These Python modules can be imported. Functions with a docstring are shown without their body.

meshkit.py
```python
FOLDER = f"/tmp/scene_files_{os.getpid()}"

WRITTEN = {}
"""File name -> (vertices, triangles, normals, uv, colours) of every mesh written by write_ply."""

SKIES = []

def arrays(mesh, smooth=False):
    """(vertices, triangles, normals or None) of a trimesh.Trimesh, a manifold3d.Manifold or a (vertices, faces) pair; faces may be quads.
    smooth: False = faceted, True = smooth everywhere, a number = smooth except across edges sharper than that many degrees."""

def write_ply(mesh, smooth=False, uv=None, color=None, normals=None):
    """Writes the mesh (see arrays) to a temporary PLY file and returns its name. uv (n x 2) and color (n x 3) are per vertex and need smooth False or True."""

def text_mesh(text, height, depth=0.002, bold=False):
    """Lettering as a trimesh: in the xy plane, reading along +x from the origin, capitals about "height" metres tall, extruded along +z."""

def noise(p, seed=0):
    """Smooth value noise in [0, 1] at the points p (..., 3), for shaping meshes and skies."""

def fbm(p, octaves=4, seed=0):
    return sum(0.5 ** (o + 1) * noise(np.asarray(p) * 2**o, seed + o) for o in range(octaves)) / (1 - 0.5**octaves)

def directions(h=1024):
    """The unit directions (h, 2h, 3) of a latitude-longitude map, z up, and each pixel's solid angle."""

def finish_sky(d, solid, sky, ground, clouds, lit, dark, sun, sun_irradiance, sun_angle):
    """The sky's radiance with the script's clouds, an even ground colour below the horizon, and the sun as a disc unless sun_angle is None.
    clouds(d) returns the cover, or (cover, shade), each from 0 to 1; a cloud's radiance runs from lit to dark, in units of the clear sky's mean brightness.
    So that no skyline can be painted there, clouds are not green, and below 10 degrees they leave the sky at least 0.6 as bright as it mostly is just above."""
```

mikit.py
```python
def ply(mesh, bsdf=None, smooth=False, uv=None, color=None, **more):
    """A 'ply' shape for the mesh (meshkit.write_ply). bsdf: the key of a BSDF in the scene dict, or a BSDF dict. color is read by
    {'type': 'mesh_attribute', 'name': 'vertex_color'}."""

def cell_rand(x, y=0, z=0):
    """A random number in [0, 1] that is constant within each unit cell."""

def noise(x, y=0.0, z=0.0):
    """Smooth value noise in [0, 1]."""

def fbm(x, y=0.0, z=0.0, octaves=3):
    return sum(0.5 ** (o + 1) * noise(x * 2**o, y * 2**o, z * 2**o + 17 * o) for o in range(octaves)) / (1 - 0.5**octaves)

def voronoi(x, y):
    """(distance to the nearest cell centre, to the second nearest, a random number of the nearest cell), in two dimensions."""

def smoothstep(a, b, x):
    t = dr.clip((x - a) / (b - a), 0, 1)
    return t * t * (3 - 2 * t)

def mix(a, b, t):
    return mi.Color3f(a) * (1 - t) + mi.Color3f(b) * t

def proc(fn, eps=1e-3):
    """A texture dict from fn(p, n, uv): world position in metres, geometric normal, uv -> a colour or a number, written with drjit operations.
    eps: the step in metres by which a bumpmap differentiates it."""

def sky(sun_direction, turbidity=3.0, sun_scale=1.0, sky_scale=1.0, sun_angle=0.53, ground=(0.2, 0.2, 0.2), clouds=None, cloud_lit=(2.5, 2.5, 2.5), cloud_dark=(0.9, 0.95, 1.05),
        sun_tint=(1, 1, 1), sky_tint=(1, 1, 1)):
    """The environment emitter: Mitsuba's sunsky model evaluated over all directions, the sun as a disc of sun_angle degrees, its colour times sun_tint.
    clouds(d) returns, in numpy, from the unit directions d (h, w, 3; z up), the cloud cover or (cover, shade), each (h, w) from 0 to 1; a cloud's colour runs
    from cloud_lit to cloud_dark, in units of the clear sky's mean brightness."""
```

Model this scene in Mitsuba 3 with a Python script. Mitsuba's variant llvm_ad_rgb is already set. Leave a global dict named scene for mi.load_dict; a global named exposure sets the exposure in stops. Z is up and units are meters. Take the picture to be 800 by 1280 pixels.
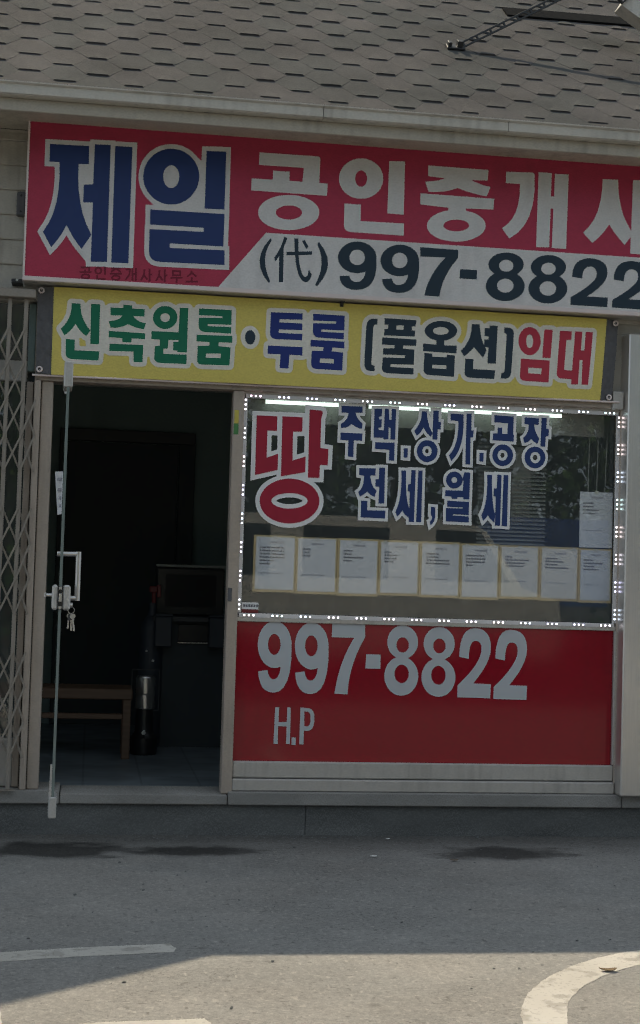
"""Korean roadside estate office: a shopfront under a shingled eave, seen across a road."""
import math, random
import numpy as np, trimesh, manifold3d as m3, mitsuba as mi, drjit as dr
import mikit, meshkit
from mikit import proc, noise, fbm, voronoi, cell_rand, smoothstep, mix
from shapely.geometry import Polygon, LineString, box as sbox
from shapely.ops import unary_union
from shapely import affinity

T = mi.ScalarTransform4f
rng = np.random.default_rng(7)
random.seed(7)
scene, labels = {'type': 'scene'}, {}
PI = math.pi

# ------------------------------------------------------------------ camera, sky, exposure
YAW, PITCH, ROLL = 0.15045666, 0.04610735, 0.0300431
CAM = np.array([0.0, -7.5, 1.268])
fwd = np.array([math.sin(YAW) * math.cos(PITCH), math.cos(YAW) * math.cos(PITCH), math.sin(PITCH)])
rgt = np.array([math.cos(YAW), -math.sin(YAW), 0.0])
upv = np.cross(rgt, fwd)
upv = math.cos(ROLL) * upv - math.sin(ROLL) * rgt
scene['camera'] = {'type': 'perspective', 'fov': 2 * math.degrees(math.atan(400 / 1875.0)), 'fov_axis': 'x', 'near_clip': 0.1, 'far_clip': 1200.0,
                   'to_world': T().look_at(origin=CAM.tolist(), target=(CAM + fwd).tolist(), up=upv.tolist())}
SUN_AZ, SUN_EL = math.radians(35), math.radians(57)      # the sun stands behind the shop, to its left
SUN = np.array([-math.sin(SUN_AZ) * math.cos(SUN_EL), math.cos(SUN_AZ) * math.cos(SUN_EL), math.sin(SUN_EL)])
def haze_clouds(d):
    # a thin, milky summer haze with slightly denser drifts
    q = d / np.maximum(d[..., 2:3] + 0.25, 0.1)
    return np.clip(0.45 + 0.5 * (meshkit.fbm(q * 1.4, 4, 3) - 0.4), 0.15, 0.85), np.full(d.shape[:2], 0.25)
scene['sky'] = mikit.sky(SUN.tolist(), turbidity=4.0, sun_tint=(0.95, 0.97, 0.93), sky_tint=(0.98, 1.02, 0.99), clouds=haze_clouds, cloud_lit=(2.45, 2.62, 2.62), cloud_dark=(1.25, 1.35, 1.38))
exposure = 1.72

# ------------------------------------------------------------------ helpers
def numbered(key):
    if key not in scene and key not in labels and not any(k.startswith(key + '__') for k in scene):
        return key
    n = 1
    while True:
        k = f'{key}_{n:03d}'
        if k not in scene and k not in labels and not any(q.startswith(k + '__') for q in scene):
            return k
        n += 1

def obj(name, mesh, mat, parent=None, smooth=False, **more):
    key = numbered((parent + '__' if parent else '') + name)
    d = mesh if isinstance(mesh, dict) else mikit.ply(mesh, mat, smooth=smooth, **more)
    scene[key] = dict(d)
    return key

def thing(name, label, cat, group=None):
    key = numbered(name)
    labels[key] = {'label': label, 'category': cat}
    if group:
        labels[key]['group'] = group
    return key

def tag(key, label=None, cat=None, group=None, kind=None):
    d = labels.setdefault(key, {})
    for k, v in (('label', label), ('category', cat), ('group', group), ('kind', kind)):
        if v:
            d[k] = v
    return key

def cat(*ms):
    return trimesh.util.concatenate([m for m in ms])

def bx(x0, x1, y0, y1, z0, z1, b=0.0):
    """A box, its edges chamfered by b."""
    if not b:
        m = trimesh.creation.box((x1 - x0, y1 - y0, z1 - z0))
        m.apply_translation(((x0 + x1) / 2, (y0 + y1) / 2, (z0 + z1) / 2))
        return m
    pts = []
    for x in (x0, x1):
        for y in (y0, y1):
            for z in (z0, z1):
                sx, sy, sz = (b if v == lo else -b for v, lo in ((x, x0), (y, y0), (z, z0)))
                pts += [(x + sx, y + sy, z), (x + sx, y, z + sz), (x, y + sy, z + sz)]
    return trimesh.convex.convex_hull(np.array(pts))

def tube(p, q, r, n=10, r2=None):
    p, q = np.array(p, float), np.array(q, float)
    d = q - p
    L = np.linalg.norm(d)
    m = trimesh.creation.cone(r, L) if False else trimesh.creation.cylinder(r, L, sections=n)
    if r2 is not None:
        top = m.vertices[:, 2] > 0
        m.vertices[top, :2] *= r2 / r
    m.apply_translation((0, 0, L / 2))
    m.apply_transform(trimesh.geometry.align_vectors([0, 0, 1], d / L))
    m.apply_translation(p)
    return m

def bar(p, q, w, t, up=(0, -1, 0)):
    """A flat bar from p to q, w wide across and t thick along up."""
    p, q, up = (np.array(v, float) for v in (p, q, up))
    d = q - p
    L = np.linalg.norm(d)
    z = d / L
    y = up - z * (up @ z)
    y /= np.linalg.norm(y)
    x = np.cross(y, z)
    m = bx(-w / 2, w / 2, -t / 2, t / 2, 0, L, min(w, t) * 0.12)
    M = np.eye(4)
    M[:3, 0], M[:3, 1], M[:3, 2], M[:3, 3] = x, y, z, p
    m.apply_transform(M)
    return m

def lathe(profile, n=20, at=(0, 0, 0)):
    m = trimesh.creation.revolve(np.array(profile, float), sections=n)
    m.apply_translation(at)
    return m

def plate(poly, y, t):
    """A polygon in (x, z) metres as an upright plate whose front is at y (towards the road) and whose thickness is t."""
    gs = poly.geoms if hasattr(poly, 'geoms') else [poly]
    out = []
    for g in gs:
        if g.area < 1e-7:
            continue
        m = trimesh.creation.extrude_polygon(g, t, engine='earcut')
        v = m.vertices.copy()
        m = trimesh.Trimesh(np.c_[v[:, 0], y + t - v[:, 2], v[:, 1]], m.faces, process=False)
        if m.volume < 0:
            m.invert()
        out.append(m)
    return cat(*out)

def flat_ground(poly, z, t=0.003):
    gs = poly.geoms if hasattr(poly, 'geoms') else [poly]
    out = []
    for g in gs:
        m = trimesh.creation.extrude_polygon(g, t, engine='earcut')
        m.apply_translation((0, 0, z))
        out.append(m)
    return cat(*out)

# ------------------------------------------------------------------ materials
def C(*a):
    return mi.Color3f(*a)

def mat(name, color, rough=0.6, metallic=0.0, spec=0.5, **more):
    base = {'type': 'rgb', 'value': list(color)} if isinstance(color, (tuple, list)) else proc(color)
    scene[name] = {'type': 'twosided', 'bsdf': {'type': 'principled', 'base_color': base, 'roughness': rough, 'metallic': metallic, 'specular': spec, **more}}
    return name

def bumped(name, color, height, scale=1.0, rough=0.8, spec=0.3, eps=2e-3, **more):
    base = {'type': 'rgb', 'value': list(color)} if isinstance(color, (tuple, list)) else proc(color)
    scene[name] = {'type': 'twosided', 'bsdf': {'type': 'bumpmap', 'arbitrary': proc(height, eps=eps), 'scale': scale,
                   'bsdf': {'type': 'principled', 'base_color': base, 'roughness': rough, 'specular': spec, **more}}}
    return name

def worn(color, amt=0.25, s=6.0, dirt=(0.10, 0.09, 0.075), streak=1.0):
    """A colour with blotches and faint vertical streaks of grime."""
    def fn(p, n, uv):
        a = fbm(p.x * s, p.y * s, p.z * s * 0.7, 3)
        st = fbm(p.x * s * 9, p.y * s * 9, p.z * s * 0.5, 2)
        k = smoothstep(0.45, 0.85, a * 0.6 + st * 0.4 * streak) * amt
        return mix(C(*color) * (0.92 + 0.16 * noise(p.x * 160, p.y * 160, p.z * 160)), dirt, k)
    return fn

def ground_col(p, n, uv):
    fine = noise(p.x * 260, p.y * 260)
    grit = noise(p.x * 95 + 7, p.y * 95)
    agg = smoothstep(0.80, 0.93, noise(p.x * 75 + 3, p.y * 75 + 9))
    dark = smoothstep(0.84, 0.95, noise(p.x * 52 + 31, p.y * 52))
    big = fbm(p.x * 0.9, p.y * 1.3, 2.0, 4)
    mid = fbm(p.x * 5, p.y * 6, 5.0, 3)
    v = 0.74 + 0.22 * (fine - 0.5) + 0.20 * (grit - 0.5) + 0.26 * (big - 0.5) + 0.16 * (mid - 0.5)
    c = mix((0.205, 0.200, 0.188), (0.216, 0.207, 0.192), smoothstep(0.4, 0.7, fbm(p.x * 1.7 + 9, p.y * 2.3, 0, 3))) * v * 1.30
    c = mix(c, (0.36, 0.34, 0.31), agg * 0.35)
    c = mix(c, (0.06, 0.055, 0.05), dark * 0.36)
    # darker band along the foot of the step, three oil stains, the newer asphalt of the far lane
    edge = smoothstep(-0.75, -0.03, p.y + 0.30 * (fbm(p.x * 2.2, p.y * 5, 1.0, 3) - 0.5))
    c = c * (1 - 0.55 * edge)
    for (cx, cy, rx, ry) in ((-0.12, -0.46, 0.36, 0.21), (0.52, -0.46, 0.30, 0.14), (1.99, -0.50, 0.34, 0.16)):
        wob = 1.1 * (fbm(p.x * 7, p.y * 11, cx, 4) - 0.5)
        d = dr.sqrt(dr.square((p.x - cx) / rx) + dr.square((p.y - cy) / ry)) + wob
        c = c * (1 - 0.74 * smoothstep(1.25, 0.55, d))
    far = smoothstep(-7.9, -8.0, p.y)
    c = mix(c, C(0.07, 0.07, 0.07) * v, far)
    return c

def ground_h(p, n, uv):
    return noise(p.x * 150, p.y * 150) * 0.0013 + noise(p.x * 60 + 5, p.y * 60) * 0.0011 + fbm(p.x * 8, p.y * 8, 0, 2) * 0.004
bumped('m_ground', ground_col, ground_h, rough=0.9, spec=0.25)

def paint_col(p, n, uv):
    w = smoothstep(0.56, 0.72, fbm(p.x * 16, p.y * 16, 3, 4))
    g = smoothstep(0.70, 0.85, noise(p.x * 120, p.y * 120))
    return mix(mix((0.46, 0.44, 0.40), (0.36, 0.34, 0.30), fbm(p.x * 5, p.y * 5, 0, 3)), (0.20, 0.185, 0.165), dr.minimum(w * 0.5 + g * 0.3, 1))
bumped('m_paint', paint_col, ground_h, rough=0.85, spec=0.3)

def step_col(p, n, uv):
    s1 = noise(p.x * 330, p.y * 330, p.z * 330)
    s2 = noise(p.x * 140, p.y * 140 + 4, p.z * 140)
    d = fbm(p.x * 3, p.y * 3, p.z * 9, 3)
    return mix((0.105, 0.108, 0.105), (0.17, 0.172, 0.168), smoothstep(0.35, 0.8, s1 * 0.6 + s2 * 0.4)) * (0.6 + 0.7 * d)
bumped('m_step', step_col, lambda p, n, uv: noise(p.x * 200, p.y * 200, p.z * 200) * 0.0012, rough=0.85, spec=0.25)
def slab_col(p, n, uv):
    s1 = noise(p.x * 400, p.y * 400, p.z * 400)
    d = fbm(p.x * 4, p.y * 4, p.z * 6, 3)
    return mix((0.19, 0.18, 0.165), (0.34, 0.33, 0.31), s1) * (0.62 + 0.55 * d)
mat('m_slab', slab_col, 0.7, spec=0.3)

def shingle(tint):
    def fn(p, n, uv):
        g = noise(p.x * 420, p.y * 420, p.z * 420)
        g2 = noise(p.x * 130, p.y * 130, p.z * 130)
        m_ = fbm(p.x * 3.2, p.y * 3.2, p.z * 3.2, 3)
        return C(*tint) * (0.55 + 0.35 * g + 0.35 * g2 + 0.8 * (m_ - 0.35))
    return fn
SH_T = [(0.070, 0.0685, 0.067), (0.068, 0.0675, 0.066), (0.065, 0.0665, 0.065), (0.075, 0.0715, 0.070), (0.070, 0.0675, 0.067), (0.061, 0.0635, 0.063)]
for i, t in enumerate(SH_T):
    mat(f'm_shingle{i}', shingle(t), 0.95, spec=0.2)

mat('m_trim', worn((0.40, 0.37, 0.31), 0.35, 4), 0.55)
mat('m_trim_light', worn((0.50, 0.48, 0.43), 0.35, 4), 0.5)
mat('m_siding', worn((0.40, 0.38, 0.33), 0.45, 5), 0.7)
mat('m_frame', worn((0.41, 0.35, 0.295), 0.28, 5), 0.42, metallic=0.25)
mat('m_alu', worn((0.47, 0.45, 0.42), 0.25, 6), 0.38, metallic=0.35)
mat('m_channel', (0.66, 0.65, 0.66), 0.35, metallic=0.2)
mat('m_steel', (0.62, 0.61, 0.60), 0.28, metallic=0.9)
mat('m_gate', worn((0.28, 0.25, 0.215), 0.3, 9), 0.45, metallic=0.25)
def brushed(p, n, uv):
    return C(0.66, 0.63, 0.59) * (0.90 + 0.16 * noise(p.x * 900, p.y * 900, p.z * 6)) * (0.85 + 0.25 * fbm(p.x * 3, 0, p.z * 2.2, 3))
mat('m_column', brushed, 0.33, metallic=0.75)
mat('m_dark_metal', (0.022, 0.024, 0.026), 0.5)
mat('m_shadow_strip', (0.010, 0.011, 0.012), 0.95, spec=0.05)
mat('m_red_sign', worn((0.40, 0.040, 0.082), 0.22, 3, (0.20, 0.05, 0.06)), 0.55, spec=0.3)
mat('m_white_sign', worn((0.62, 0.615, 0.61), 0.18, 3), 0.55, spec=0.3)
mat('m_blue', (0.020, 0.042, 0.145), 0.5, spec=0.3)
mat('m_navy', (0.018, 0.036, 0.055), 0.5, spec=0.3)
mat('m_ghost', (0.16, 0.012, 0.030), 0.55, spec=0.3)
mat('m_frame_sign', (0.66, 0.58, 0.56), 0.4)
mat('m_yellow', worn((0.62, 0.52, 0.135), 0.15, 4, (0.38, 0.31, 0.10)), 0.65, spec=0.25)
mat('m_sleeve', worn((0.10, 0.10, 0.105), 0.45, 9, (0.18, 0.18, 0.18)), 0.7, spec=0.2)
mat('m_halo', worn((0.68, 0.66, 0.59), 0.12, 5), 0.65, spec=0.25)
mat('m_green', (0.012, 0.155, 0.085), 0.6, spec=0.25)
mat('m_bblue', (0.020, 0.038, 0.185), 0.6, spec=0.25)
mat('m_bred', (0.43, 0.042, 0.068), 0.6, spec=0.25)
mat('m_vinyl_white', (0.74, 0.74, 0.74), 0.45, spec=0.3)
mat('m_vinyl_blue', (0.020, 0.045, 0.155), 0.45, spec=0.3)
mat('m_vinyl_red', (0.34, 0.018, 0.042), 0.45, spec=0.3)
mat('m_vinyl_grey', (0.46, 0.48, 0.50), 0.45, spec=0.3)
mat('m_red_panel', worn((0.265, 0.007, 0.018), 0.25, 3, (0.16, 0.02, 0.025)), 0.08, spec=0.30)
mat('m_paper', worn((0.62, 0.63, 0.64), 0.08, 5, (0.4, 0.4, 0.38)), 0.7)
mat('m_paper_cool', worn((0.56, 0.59, 0.62), 0.08, 5, (0.4, 0.4, 0.38)), 0.7)
mat('m_paper_warm', worn((0.62, 0.61, 0.57), 0.12, 5, (0.42, 0.4, 0.34)), 0.7)
mat('m_tape', (0.50, 0.50, 0.46), 0.2)
mat('m_ink', (0.10, 0.10, 0.12), 0.7)
mat('m_ink_soft', (0.30, 0.30, 0.33), 0.7)
mat('m_kraft', (0.50, 0.38, 0.17), 0.7)
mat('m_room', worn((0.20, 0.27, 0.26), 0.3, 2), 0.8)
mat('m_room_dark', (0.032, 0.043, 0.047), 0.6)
mat('m_ceiling', (0.55, 0.56, 0.54), 0.8)
def tile_col(p, n, uv):
    gx = dr.abs(p.x / 0.3 - dr.floor(p.x / 0.3) - 0.5)
    gy = dr.abs(p.y / 0.3 - dr.floor(p.y / 0.3) - 0.5)
    j = 0.25 * smoothstep(0.47, 0.49, dr.maximum(gx, gy))
    return mix(C(0.13, 0.155, 0.17) * (0.7 + 0.6 * fbm(p.x * 6, p.y * 6, 0, 3)), (0.03, 0.03, 0.03), j)
mat('m_floor', tile_col, 0.35)
mat('m_wood', lambda p, n, uv: mix((0.085, 0.050, 0.032), (0.15, 0.092, 0.060), fbm(p.x * 5, p.y * 60, p.z * 60, 3)), 0.45)
mat('m_black', (0.012, 0.013, 0.014), 0.35)
mat('m_screen', (0.008, 0.010, 0.014), 0.35, spec=0.2)
mat('m_grey_plastic', (0.048, 0.052, 0.055), 0.45)
mat('m_bluegrey', (0.032, 0.040, 0.052), 0.5)
mat('m_red_small', (0.17, 0.022, 0.025), 0.4)
mat('m_blind', (0.34, 0.35, 0.33), 0.55)
mat('m_cord', (0.55, 0.55, 0.53), 0.7)
mat('m_lockmetal', worn((0.52, 0.51, 0.49), 0.25, 30), 0.35, metallic=0.4)
mat('m_glass_edge', (0.16, 0.20, 0.19), 0.25, spec=0.6)
mat('m_sticker_yellow', (0.50, 0.42, 0.08), 0.5)
mat('m_sticker_green', (0.06, 0.20, 0.06), 0.5)
mat('m_van', (0.66, 0.64, 0.58), 0.3, clearcoat=0.6)
mat('m_tyre', (0.02, 0.02, 0.02), 0.8)
mat('m_tarp', worn((0.02, 0.07, 0.30), 0.2, 2), 0.6)
def leaf_col(p, n, uv):
    return mix((0.040, 0.095, 0.040), (0.095, 0.155, 0.060), noise(p.x * 3, p.y * 3, p.z * 3))
mat('m_leaf', leaf_col, 0.9, spec=0.1)
mat('m_bark', worn((0.12, 0.09, 0.065), 0.3, 8), 0.9)
mat('m_dryleaf', (0.13, 0.09, 0.05), 0.8)
mat('m_scrap', (0.62, 0.62, 0.60), 0.7)
def dust(p, n, uv):
    # a film of road dust, thicker towards the bottom and in drifts
    return 0.055 + 0.05 * fbm(p.x * 2.2, p.y * 2, p.z * 2.2, 3) + 0.008 * smoothstep(0.8, 0.9, noise(p.x * 40, p.y, p.z * 7))
scene['m_pane'] = {'type': 'blendbsdf', 'weight': proc(dust), 'bsdf_0': {'type': 'thindielectric', 'int_ior': 1.52},
                   'bsdf_1': {'type': 'twosided', 'bsdf': {'type': 'diffuse', 'reflectance': {'type': 'rgb', 'value': [0.42, 0.46, 0.46]}}}}
scene['m_clear_pane'] = {'type': 'thindielectric', 'int_ior': 1.52}

# ------------------------------------------------------------------ ground
g = trimesh.Trimesh([(-400, -400, 0), (400, -400, 0), (400, 400, 0), (-400, 400, 0)], [(0, 1, 2), (0, 2, 3)], process=False)
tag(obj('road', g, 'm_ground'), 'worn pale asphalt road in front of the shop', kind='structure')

def rough_edge(poly, amp=0.006, step=0.02):
    gpoly = poly.segmentize(step)
    xy = np.array(gpoly.exterior.coords)[:-1]
    nz = meshkit.fbm(np.c_[xy * 22, np.zeros(len(xy))], 3, 3) - 0.5
    nz2 = meshkit.fbm(np.c_[xy * 22 + 50, np.zeros(len(xy))], 3, 4) - 0.5
    return Polygon(xy + np.c_[nz, nz2] * 2 * amp).buffer(0)
def marking(poly, label):
    k = obj('road_marking', flat_ground(rough_edge(poly), 0.0004, 0.0012), 'm_paint')
    tag(k, label, 'road marking')
marking(Polygon([(-1.6, -2.66), (0.0, -2.285), (0.317, -2.238), (0.337, -2.30), (0.325, -2.355), (0.0, -2.405), (-1.6, -2.785)]), 'long white painted line ending left of the middle, in the shade')
ths = np.linspace(math.radians(60), math.radians(215), 50)
co, ci = np.array((2.46, -3.46)), np.array((2.40, -3.43))
marking(Polygon([*(co + 1.195 * np.c_[np.cos(ths), np.sin(ths)]), *(ci + 0.995 * np.c_[np.cos(ths), np.sin(ths)])[::-1]]), 'curved white painted arc in the sun at the bottom right')
marking(Polygon([(-0.9, -3.30), (0.107, -3.146), (0.372, -3.124), (0.385, -3.17), (0.38, -3.25), (0.1, -3.28), (-0.9, -3.43)]), 'short tip of white paint at the bottom edge, left of the middle')
marking(Polygon([(-0.40, -2.95), (-0.216, -2.985), (-0.200, -3.14), (-0.23, -3.4), (-0.5, -3.35)]), 'small corner of white paint at the bottom left corner')

def scrap(name, x, y, s, material, label, category):
    v = np.array([(math.cos(a) * s * rng.uniform(.6, 1.1), math.sin(a) * s * 0.6 * rng.uniform(.6, 1.1)) for a in np.linspace(0, 2 * PI, 8)[:-1]])
    m = flat_ground(Polygon(v).buffer(0), 0.0, 0.002)
    vv = m.vertices
    m = m.subdivide()
    m.vertices[:, 2] += 0.004 + 5.0 * (m.vertices[:, 0] ** 2) / s * 0.05 + 0.15 * np.abs(m.vertices[:, 1])
    m.apply_translation((x, y, 0.001))
    tag(obj(name, m, material), label, category)
scrap('paper_scrap', 1.341, -0.624, 0.020, 'm_scrap', 'small white paper scrap on the road below the phone number', 'litter')
scrap('paper_scrap', 1.50, -0.16, 0.012, 'm_scrap', 'tiny white scrap lying close to the step', 'litter')
scrap('dry_leaf', 1.748, -2.658, 0.035, 'm_dryleaf', 'curled brown leaf lying on the painted arc', 'leaf')
scrap('twig_leaf', 1.70, -0.72, 0.024, 'm_bark', 'thin dark leaf fragment beside the right oil stain', 'leaf')

# grit washed up against the step and scattered over the road
gr = []
for q in range(420):
    near = q < 300
    x = rng.uniform(-0.6, 3.1)
    y = -0.034 - abs(rng.normal(0, .07)) if near else rng.uniform(-3.1, -0.3)
    m = trimesh.creation.icosphere(0, 1.0)
    m.vertices += rng.normal(0, .18, m.vertices.shape)
    r_ = rng.uniform(.0016, .0055)
    m.apply_scale((r_ * rng.uniform(.8, 1.5), r_, r_ * .7))
    m.apply_translation((x, y, r_ * .4))
    gr.append(m)
tag(obj('road_grit', cat(*gr), 'm_step'), 'fine grit and pebbles gathered along the foot of the step', 'grit', kind='stuff')

# ------------------------------------------------------------------ the shop building
B = thing('shop_building', 'single storey shop building with a brown hexagonal shingle roof and beige siding', 'building')
# step: concrete base with cast joints, granite threshold pieces above it
xs = [-4.0, -1.9, 1.105, 4.1, 6.0]
for a, b in zip(xs[:-1], xs[1:]):
    k = obj('step_block', bx(a + 0.001, b - 0.001, -0.03, 0.45, -0.05, 0.150, 0.003), 'm_step', B)
xs = [-4.0, -0.11, 0.71, 2.74, 6.0]
for i, (a, b) in enumerate(zip(xs[:-1], xs[1:])):
    top = 0.215 if i != 1 else 0.200
    obj('threshold_slab', bx(a + 0.002, b - 0.002, -0.062 if i != 1 else -0.056, 0.25, 0.151, top, 0.004), 'm_slab', B)

# siding boards of the wall: left of and behind the signboard, one board each
z, k = 2.66, 0
while z < 3.42:
    z1 = min(z + 0.1235, 3.44)
    # a lapped board: proud at its lower edge
    prof = Polygon([(0.0, z), (0.0, z1 - 0.001), (-0.004, z1 - 0.001), (-0.014, z + 0.006), (-0.012, z + 0.001)])
    m = trimesh.creation.extrude_polygon(prof, 10.0, engine='earcut')
    v = m.vertices
    m = trimesh.Trimesh(np.c_[v[:, 2] - 4.0, v[:, 0], v[:, 1]], m.faces, process=False)
    m.fix_normals()
    obj('siding_board', m, 'm_siding', B)
    z = z1
obj('wall_core', bx(-4, 6, 0.002, 0.10, 2.61, 3.46), 'm_siding', B)
obj('wall_core', bx(-0.31, 3.35, 0.002, 0.10, 2.262, 2.609), 'm_siding', B)
obj('wall_core', bx(-4, -1.35, 0.002, 0.10, 2.262, 2.609), 'm_siding', B)
obj('wall_core', bx(3.3505, 6, 0.002, 0.10, 2.262, 2.609), 'm_siding', B)
obj('wall_left_end', bx(-4, -1.35, 0.0, 0.10, 0.216, 2.261), 'm_siding', B)
obj('wall_right_end', bx(3.35, 6, 0.0, 0.10, 0.216, 2.261), 'm_siding', B)
obj('rear_wall', bx(-4, 6, 6.4, 6.5, -0.1, 3.6), 'm_siding', B)
obj('side_wall', bx(-4.0, -3.9, 0.101, 6.39, -0.1, 3.6), 'm_siding', B)
obj('side_wall', bx(5.9, 6.0, 0.101, 6.39, -0.1, 3.6), 'm_siding', B)
obj('soffit', bx(-4.0, 6.2, -0.44, -0.001, 3.462, 3.474), 'm_trim', B)
obj('fascia', bx(-4.2, 6.2, -0.462, -0.442, 3.415, 3.474, 0.003), 'm_trim', B)
# gutter lip, a folded profile with lap joints
prof = Polygon([(-0.505, 3.474), (-0.515, 3.480), (-0.518, 3.520), (-0.530, 3.527), (-0.531, 3.533), (-0.44, 3.540), (-0.44, 3.474)])
for a, b in ((-4.2, -1.1), (-1.1, 1.02), (1.02, 1.93), (1.93, 4.0), (4.0, 6.2)):
    m = trimesh.creation.extrude_polygon(prof, b - a - 0.003, engine='earcut')
    v = m.vertices
    m = trimesh.Trimesh(np.c_[v[:, 2] + a, v[:, 0] + rng.uniform(-.002, .002), v[:, 1] + rng.uniform(-.002, .002)], m.faces, process=False)
    m.fix_normals()
    obj('gutter', m, 'm_trim_light', B)

# roof: deck and hexagonal shingles
AL = math.radians(37)
E0 = np.array([0.0, -0.52, 3.527])
RU, RN = np.array([0, math.cos(AL), math.sin(AL)]), np.array([0, -math.sin(AL), math.cos(AL)])
def roofpt(x, s_, h=0.0):
    return np.array([x, 0, 0]) + E0 + RU * s_ + RN * h
RIDGE = 4.55
v = [roofpt(-1.7, 0.02, -0.012), roofpt(6.2, 0.02, -0.012), roofpt(6.2, RIDGE, -0.012), roofpt(-1.7, RIDGE, -0.012)]
ridge_y, ridge_z = v[2][1], v[2][2]
back = [np.array([x, 2 * ridge_y + 0.52, 3.515]) for x in (6.2, -1.7)]
vv = np.array(v + back)
deck = trimesh.Trimesh(vv, [(0, 1, 2), (0, 2, 3), (3, 2, 4), (3, 4, 5)], process=False)
RF = obj('roof', deck, 'm_shingle2', B)
PX, PS = 0.1625, 0.1195
def hexa(cx, s0):
    w, wf = 0.1225 + rng.uniform(-.002, .002), 0.050 + rng.uniform(-.006, .006)
    jx, js, t = rng.uniform(-.004, .004), rng.uniform(-.003, .003), rng.uniform(0.006, 0.0105)
    wi = wf * 0.86
    out = [(-wf, 0.0, 0.32), (-wi, -0.001, 1.0), (wi, -0.001, 1.0), (wf, 0.0, 0.32), (w, PS, 0.11), (wf + .012, 2 * PS + .02, 0.02), (-wf - .012, 2 * PS + .02, 0.02), (-w, PS, 0.11)]
    top = [roofpt(cx + jx + a, s0 + js + b, t * h + 0.001) for a, b, h in out]
    top.append(roofpt(cx + jx, s0 + js + PS * 0.9, t * 0.22 + 0.001))
    bot = [roofpt(cx + jx + a, s0 + js + b, -0.006) for a, b, h in out]
    V = np.array(top + bot)
    F = [(i, (i + 1) % 8, 8) for i in range(8)] + [q for i in range(8) for q in ((i, i + 9, (i + 1) % 8), ((i + 1) % 8, i + 9, (i + 1) % 8 + 9))]
    m = trimesh.Trimesh(V, F, process=False)
    m.fix_normals()
    return m
rest = [[] for _ in SH_T]
cand = []
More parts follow.
